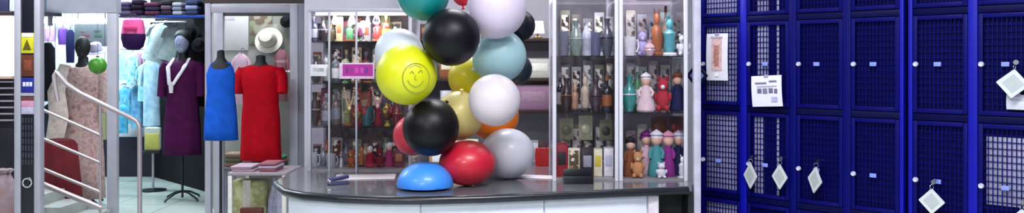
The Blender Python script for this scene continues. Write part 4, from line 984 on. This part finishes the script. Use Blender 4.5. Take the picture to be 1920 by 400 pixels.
# show window: pale board, greenery print, folded goods
t = thing('poster_board', 'pale grey poster board on the show window wall above the blue dress', 'poster', P(438, 62, 8.7735))
MB().box((0, 0, 0), (56 / F * 8.75, 0.012, 66 / F * 8.75), bevel=0.002).build('board', mat((196, 200, 198), 0.5, 0, 0.05, 6), t)
MB().box((-0.06, -0.007, 0.15), (0.15, 0.002, 0.03)).build('title_strip', M_((214, 206, 214)), t)
t = thing('print_panel', 'olive green leafy print panel on the show window wall', 'poster', P(489, 56, 8.7725))
MB().box((0, 0, 0), (42 / F * 8.75, 0.010, 60 / F * 8.75), bevel=0.002).build('print', pattern_mat([(120, 134, 104), (150, 156, 130), (110, 96, 84), (140, 150, 120)], 16), t)
MB().box((0, 0.004, 60 / F * 8.75 / 2), (42 / F * 8.75, 0.014, 0.014)).build('top_strip', DKWOOD, t)
hanging_garment('dusty pink top hanging beside the red dress in the show window', 'top', 528, 92, 190, 28, 8.66, pm((170, 110, 120), (130, 90, 96)))
hanging_garment('pale pink blouse hanging between the blue and the red dress', 'blouse', 452, 100, 196, 36, 8.62, pm((206, 180, 196), (190, 160, 176)))
t = thing('low_bench', 'low grey bench behind the red dress carrying folded clothes', 'bench', (X(485, 8.5), 8.5, 0))
zb_ = Z(312, 8.5)
MB().box((0, 0, zb_ - 0.0155), (0.66, 0.3, 0.03), bevel=0.004).build('bench_top', mat((130, 120, 128), 0.5), t)
for x in (-0.29, 0.29):
    for y in (-0.12, 0.12): MB().span((x - 0.015, y - 0.015, 0), (x + 0.015, y + 0.015, zb_ - 0.03)).build('leg', ALU, t)
for px, w, h, c, c2, nm in [(442, 34, 26, (150, 128, 110), (110, 120, 90), 'olive brown folded clothes on the low bench below the blue dress'), (468, 20, 16, (196, 176, 180), (140, 120, 130), 'pale pink folded clothes on the low bench, second pile'), (497, 26, 14, (90, 60, 66), (60, 90, 70), 'dark folded clothes on the low bench right below the red hem'), (524, 24, 20, (80, 130, 100), (176, 110, 120), 'green and rose folded clothes on the low bench end')]:
    folded(nm, (X(px, 8.5), 8.5, zb_), w / F * 8.5, 0.2, h / F * 8.5, c, c2)

# ------------------------------------------------------------------ stair rail and door post on the left
DR = 7.5
t = thing('stair_railing', 'pinkish steel stair railing sloping down to an upright post', 'railing', (X(262, DR), DR, 0))
O = Vector(t.location)
RM = mat((196, 184, 188), 0.3, 0.55, 0.05, 8)
def rp(px, py): return P(px, py, DR) - O
MB().tube([rp(108, 190), rp(103, 160), rp(102, 142), rp(105, 134), rp(112, 142), rp(125, 158), rp(150, 175), rp(205, 202), rp(245, 221), rp(256, 227), rp(261, 236), rp(262, 250), rp(262, 437.5)], 0.020, 12).build('handrail', RM, t)
for (a, b, r) in (((82, 207), (188, 254), 0.013), ((80, 260), (188, 306), 0.013), ((78, 316), (188, 361), 0.014), ((78, 345), (190, 391), 0.024)):
    MB().tube([rp(*a), rp(*b)], r, 10).build('rail_bar' if r < 0.02 else 'stringer', RM, t)
MB().tube([rp(188, 196), rp(188, 437.5)], 0.011, 10).build('baluster', RM, t)
MB().tube([rp(80, 126), rp(80, 437.5)], 0.013, 10).build('baluster', RM, t)
MB().lathe([(0.05, 0), (0.05, 0.008), (0.022, 0.016), (0.001, 0.016)], seg=20).build('post_flange', RM, t)
# pale step block under the stringer
t = thing('stair_block', 'pale grey stair steps under the sloping railing', 'stairs', (X(130, 8.0), 7.9, 0))
for i in range(3):
    MB().span((-0.36 , -0.25, 0.0 + 0.0), (0.32 - 0.22 * i, 0.25, 0.10 + 0.10 * i), 0.004).build('step', mat((172, 178, 174), 0.5, 0, 0.06, 10), t)

DP = 6.0
t = thing('door_post', 'aluminium framed dark door post covered with warning stickers', 'post', (X(54, DP), DP, 0))
O = Vector(t.location)
def dpx(nm, px0, px1, py0, py1, m, y0=-0.03, y1=0.03, bev=0.003, parent=None):
    return MB().span(Vector((X(px0, DP), DP + y0, max(0, Z(py1, DP)))) - O, Vector((X(px1, DP), DP + y1, min(CEIL, Z(py0, DP)))) - O, bev).build(nm, m, parent or t)
dpx('frame_bar', 31, 42, -290, 520, ALU)
dpx('frame_bar', 68, 79, -290, 520, ALU)
dpx('dark_panel', 42, 68, -290, 520, mat((24, 22, 34), 0.3), -0.018, 0.02)
def stick(nm, px0, px1, py0, py1, c, lab, y=-0.0195, th=0.0015):
    o = dpx(nm, px0, px1, py0, py1, M_(c, rough=0.4), y - th, y, 0.0003); o['label'] = lab; return o
s1 = stick('sticker', 43, 67, 62, 100, (206, 200, 40), 'yellow warning sticker')
stick('sticker', 45, 65, 62, 70, (226, 222, 214), 'white strip of the warning sticker', -0.0212)
k = MB(); k.slab_xz([((54 - 54) / F * DP, Z(74, DP)), ((46 - 54) / F * DP, Z(94, DP)), ((62 - 54) / F * DP, Z(94, DP))], -0.0235, -0.0225)
k.slab_xz([((54 - 54) / F * DP, Z(79, DP)), ((49.5 - 54) / F * DP, Z(91, DP)), ((58.5 - 54) / F * DP, Z(91, DP))], -0.0245, -0.0230)
k.build('warning_triangle', M_((96, 84, 20)), t)
stick('sticker', 43, 67, 103, 143, (96, 48, 36), 'rusty brown sticker')
stick('sticker', 48, 62, 112, 132, (130, 66, 46), 'brown picture of the sticker', -0.0212)
stick('sticker', 43, 67, 146, 174, (34, 40, 140), 'dark blue sticker')
for i in range(3): stick('sticker_letter', 46 + i * 6.2, 51 + i * 6.2, 154, 162, (220, 222, 244), 'white mark', -0.0212)
stick('sticker', 43, 67, 181, 189, (110, 60, 66), 'maroon sticker strip')
stick('sticker', 43, 67, 189, 201, (206, 150, 176), 'pink sticker')
stick('sticker', 43, 67, 201, 214, (186, 180, 206), 'pale lilac sticker')
stick('cross_bar', 42, 68, 174.5, 180, (170, 168, 180), 'grey cross bar', -0.0185, 0.006)
gr_ = MB()
for i in range(4):
    for j in range(7):
        gr_.box((X(46 + i * 5.4, DP) - O.x, -0.0195, Z(226 + j * 13, DP)), (0.010, 0.003, 0.036), bevel=0.001)
gr_.build('keypad_grille', mat((66, 62, 82), 0.4), t)
rg = MB(); zc = Z(342, DP)
rg.tube([(X(54.5, DP) - O.x + 0.030 * math.cos(a), -0.022, zc + 0.030 * math.sin(a)) for a in [2 * PI * i / 28 for i in range(28)]], 0.008, 8, closed=True)
rg.build('lock_ring', CHROME, t)
lc = MB(); lathe_y(lc, [(0.018, 0), (0.018, 0.012), (0.012, 0.016), (0.001, 0.016)], (X(54.5, DP) - O.x, -0.018, zc)); lc.build('lock_cylinder', PLBLACK, t)
# left edge: lit panel, slatted rack, dark drawer body, pinkish sack
t = thing('lit_panel', 'glowing warm white display panel at the photo edge beside the door post', 'light panel', (X(-6, 7.0), 7.0, 0))
O = Vector(t.location)
def lp(nm, px0, px1, py0, py1, m, y0, y1, bev=0.003):
    return MB().span(Vector((X(px0, 7.0), 7.0 + y0, max(0, Z(py1, 7.0)))) - O, Vector((X(px1, 7.0), 7.0 + y1, Z(py0, 7.0))) - O, bev).build(nm, m, t)
lp('panel_face', -38, 27, 30, 142, mat((255, 244, 222), 0.5, emit=1.05), -0.04, 0.03)
lp('panel_rim', -40, 29, 143, 148, mat((196, 160, 150), 0.5), -0.05, 0.04)
lp('panel_rim', -40, 29, 22, 29, mat((50, 40, 44), 0.5), -0.05, 0.04)
lp('carcass', -40, 29, 149, 452, mat((30, 26, 36), 0.6), 0.0, 0.3)
for i in range(7):
    lp('slat', -38, 27.5, 152 + i * 12, 155 + i * 12, mat((146, 140, 156), 0.5), -0.035, -0.001, 0.001)
lp('cabinet_door', -38, 27.5, 240, 316, mat((26, 24, 34), 0.45), -0.03, -0.001)
t = thing('fabric_sack', 'greyish pink fabric sack slumped below the dark slatted rack', 'sack', (X(2, 6.75), 6.75, 0))
zs = Z(318, 6.75)
MB().loft([ring(0, 0, 0.0, 0.13, 0.12, rip=0.03), ring(0, 0, zs * 0.4, 0.145, 0.13, rip=0.05), ring(0, 0, zs * 0.8, 0.12, 0.11, rip=0.07, ph=2), ring(0, 0, zs * 0.95, 0.06, 0.055, rip=0.12), ring(0, 0, zs, 0.085, 0.08, rip=0.16)]).build('body', pattern_mat([(176, 160, 166), (150, 130, 138), (150, 106, 100)], 7, 0.9, 'noise'), t)
MB().tube([(0.063 * math.cos(a), 0.058 * math.sin(a), zs * 0.95) for a in [2 * PI * i / 20 for i in range(20)]], 0.006, 6, closed=True).build('tie', M_((120, 70, 60)), t)
# goods on top of the header at the left
for px, c, nm, w in ((10, (50, 52, 84), 'dark blue grey box on the ledge over the lit panel', 30), (34, (196, 204, 220), 'pale box on the ledge over the lit panel', 14), (54, (34, 40, 60), 'black box on the ledge above the door post', 20), (72, (110, 130, 160), 'steel blue box on the ledge above the stair rail', 14)):
    d = 7.9
    t = thing('carton', nm, 'box', (X(px, d), d, Z(22, d)), 0, 'boxes on the ledge')
    MB().box((0, 0, 0.075), (w / F * d, 0.16, 0.15), bevel=0.004).build('case', M_(c), t)
    MB().box((0, 0, 0.151), (w / F * d * 0.98, 0.03, 0.002)).build('tape', M_(shade(c, 1.4)), t)
t = thing('wall_ledge', 'grey ledge under the boxes over the lit panel', 'shelf', (X(30, 7.98), 7.98, Z(22, 7.9)))
MB().box((0, 0, -0.0155), ((140) / F * 7.9, 0.32, 0.03), bevel=0.003).build('board', mat((60, 56, 70), 0.5), t)
for s in (-0.25, 0.25): MB().slab_xz([(s - 0.008, -0.03), (s + 0.008, -0.03), (s + 0.008, -0.12), (s - 0.008, -0.12)], 0.1, 0.16).build('bracket', ALU, t)

# ------------------------------------------------------------------ low glass case beside the counter
DC = 5.5
cx0, cx1 = X(427, DC), X(536, DC); cz = Z(330, DC)
t = thing('glass_case', 'low white edged glass case holding yellow green cloth beside the counter', 'display case', ((cx0 + cx1) / 2, DC + 0.2, 0))
O = Vector(t.location)
WF = mat((214, 212, 206), 0.4)
def gc(nm, a, b, m, bev=0.0): return MB().span(Vector(a) - O, Vector(b) - O, bev).build(nm, m, t)
for xa in (cx0, cx1 - 0.026):
    for ya in (DC, DC + 0.374): gc('corner_post', (xa, ya, 0), (xa + 0.026, ya + 0.026, cz), WF, 0.002)
gc('top_frame', (cx0, DC, cz), (cx1, DC + 0.4, cz + 0.018), mat((150, 136, 146), 0.35), 0.003)
gc('bottom_board', (cx0, DC, 0.30), (cx1, DC + 0.4, 0.33), WF, 0.002)
gc('plinth', (cx0 + 0.03, DC + 0.03, 0), (cx1 - 0.03, DC + 0.38, 0.30), mat((140, 130, 130), 0.6))
gc('front_pane', (cx0 + 0.026, DC + 0.008, 0.33), (cx1 - 0.026, DC + 0.013, cz), GLASS)
gc('back_panel', (cx0 + 0.026, DC + 0.385, 0.33), (cx1 - 0.026, DC + 0.392, cz), mat((180, 178, 182), 0.6))
t = thing('cloth_bale', 'yellow green cloth bale standing inside the low glass case', 'cloth', (X(466, 5.62), 5.66, 0.331))
MB().box((0, 0, 0.20), (0.24, 0.16, 0.39), bevel=0.03, seg=3).build('bale', pattern_mat([(186, 188, 120), (200, 204, 160), (150, 154, 90), (206, 206, 176)], 9, 0.9, 'noise'), t)
MB().box((0.0, -0.081, 0.22), (0.05, 0.004, 0.36), bevel=0.001).build('band', M_((206, 206, 190)), t)
t = thing('gift_box', 'rusty brown box lying low in front of the yellow green bale', 'box', (X(472, 5.54), 5.545, 0.331))
MB().box((0, 0, 0.11), (0.14, 0.05, 0.21), bevel=0.004).build('carton', M_((130, 62, 40)), t)
MB().box((0, 0, 0.21), (0.143, 0.053, 0.03), bevel=0.003).build('lid', M_((110, 46, 32)), t)
t = thing('plastic_bag', 'lilac and pale blue plastic bag inside the low glass case', 'bag', (X(516, 5.6), 5.64, 0.331))
MB().loft([ring(0, 0, 0, 0.055, 0.07), ring(0, 0, 0.14, 0.058, 0.08, rip=0.06), ring(0, 0, 0.27, 0.052, 0.065, rip=0.1), ring(0, 0, 0.36, 0.03, 0.03, rip=0.2)]).build('body', pattern_mat([(150, 150, 186), (190, 196, 214), (120, 120, 150)], 12, 0.5, 'noise'), t)
MB().tube([(-0.02, 0, 0.35), (-0.02, 0, 0.41), (0.02, 0, 0.41), (0.02, 0, 0.35)], 0.006, 6).build('handle', M_((190, 196, 214)), t)
for px, w, h, c, c2, nm in [(462, 40, 10, (176, 150, 166), (150, 130, 140), 'dusty pink folded cloth on the low glass case'), (508, 34, 16, (140, 84, 96), (170, 160, 176), 'wine red folded cloth on the low glass case')]:
    folded(nm, (X(px, 5.65), 5.65, cz + 0.0185), w / F * 5.65, 0.2, h / F * 5.65, c, c2)

# ------------------------------------------------------------------ camera and view
cam = bpy.data.cameras.new('camera'); co = bpy.data.objects.new('camera', cam); COL.objects.link(co)
cam.sensor_fit = 'HORIZONTAL'; cam.sensor_width = 36.0; cam.lens = 36.0 * F / 1920
cam.shift_y = -(200 - HZ) / 1920.0
co.location = (0, 0, CZ); co.rotation_euler = (PI / 2, 0, 0)
cam.clip_start = 0.05
SC.camera = co
vs = SC.view_settings
vs.view_transform = 'Standard'; vs.look = 'None'; vs.gamma = 1.0; vs.exposure = 0.0; vs.use_curve_mapping = False
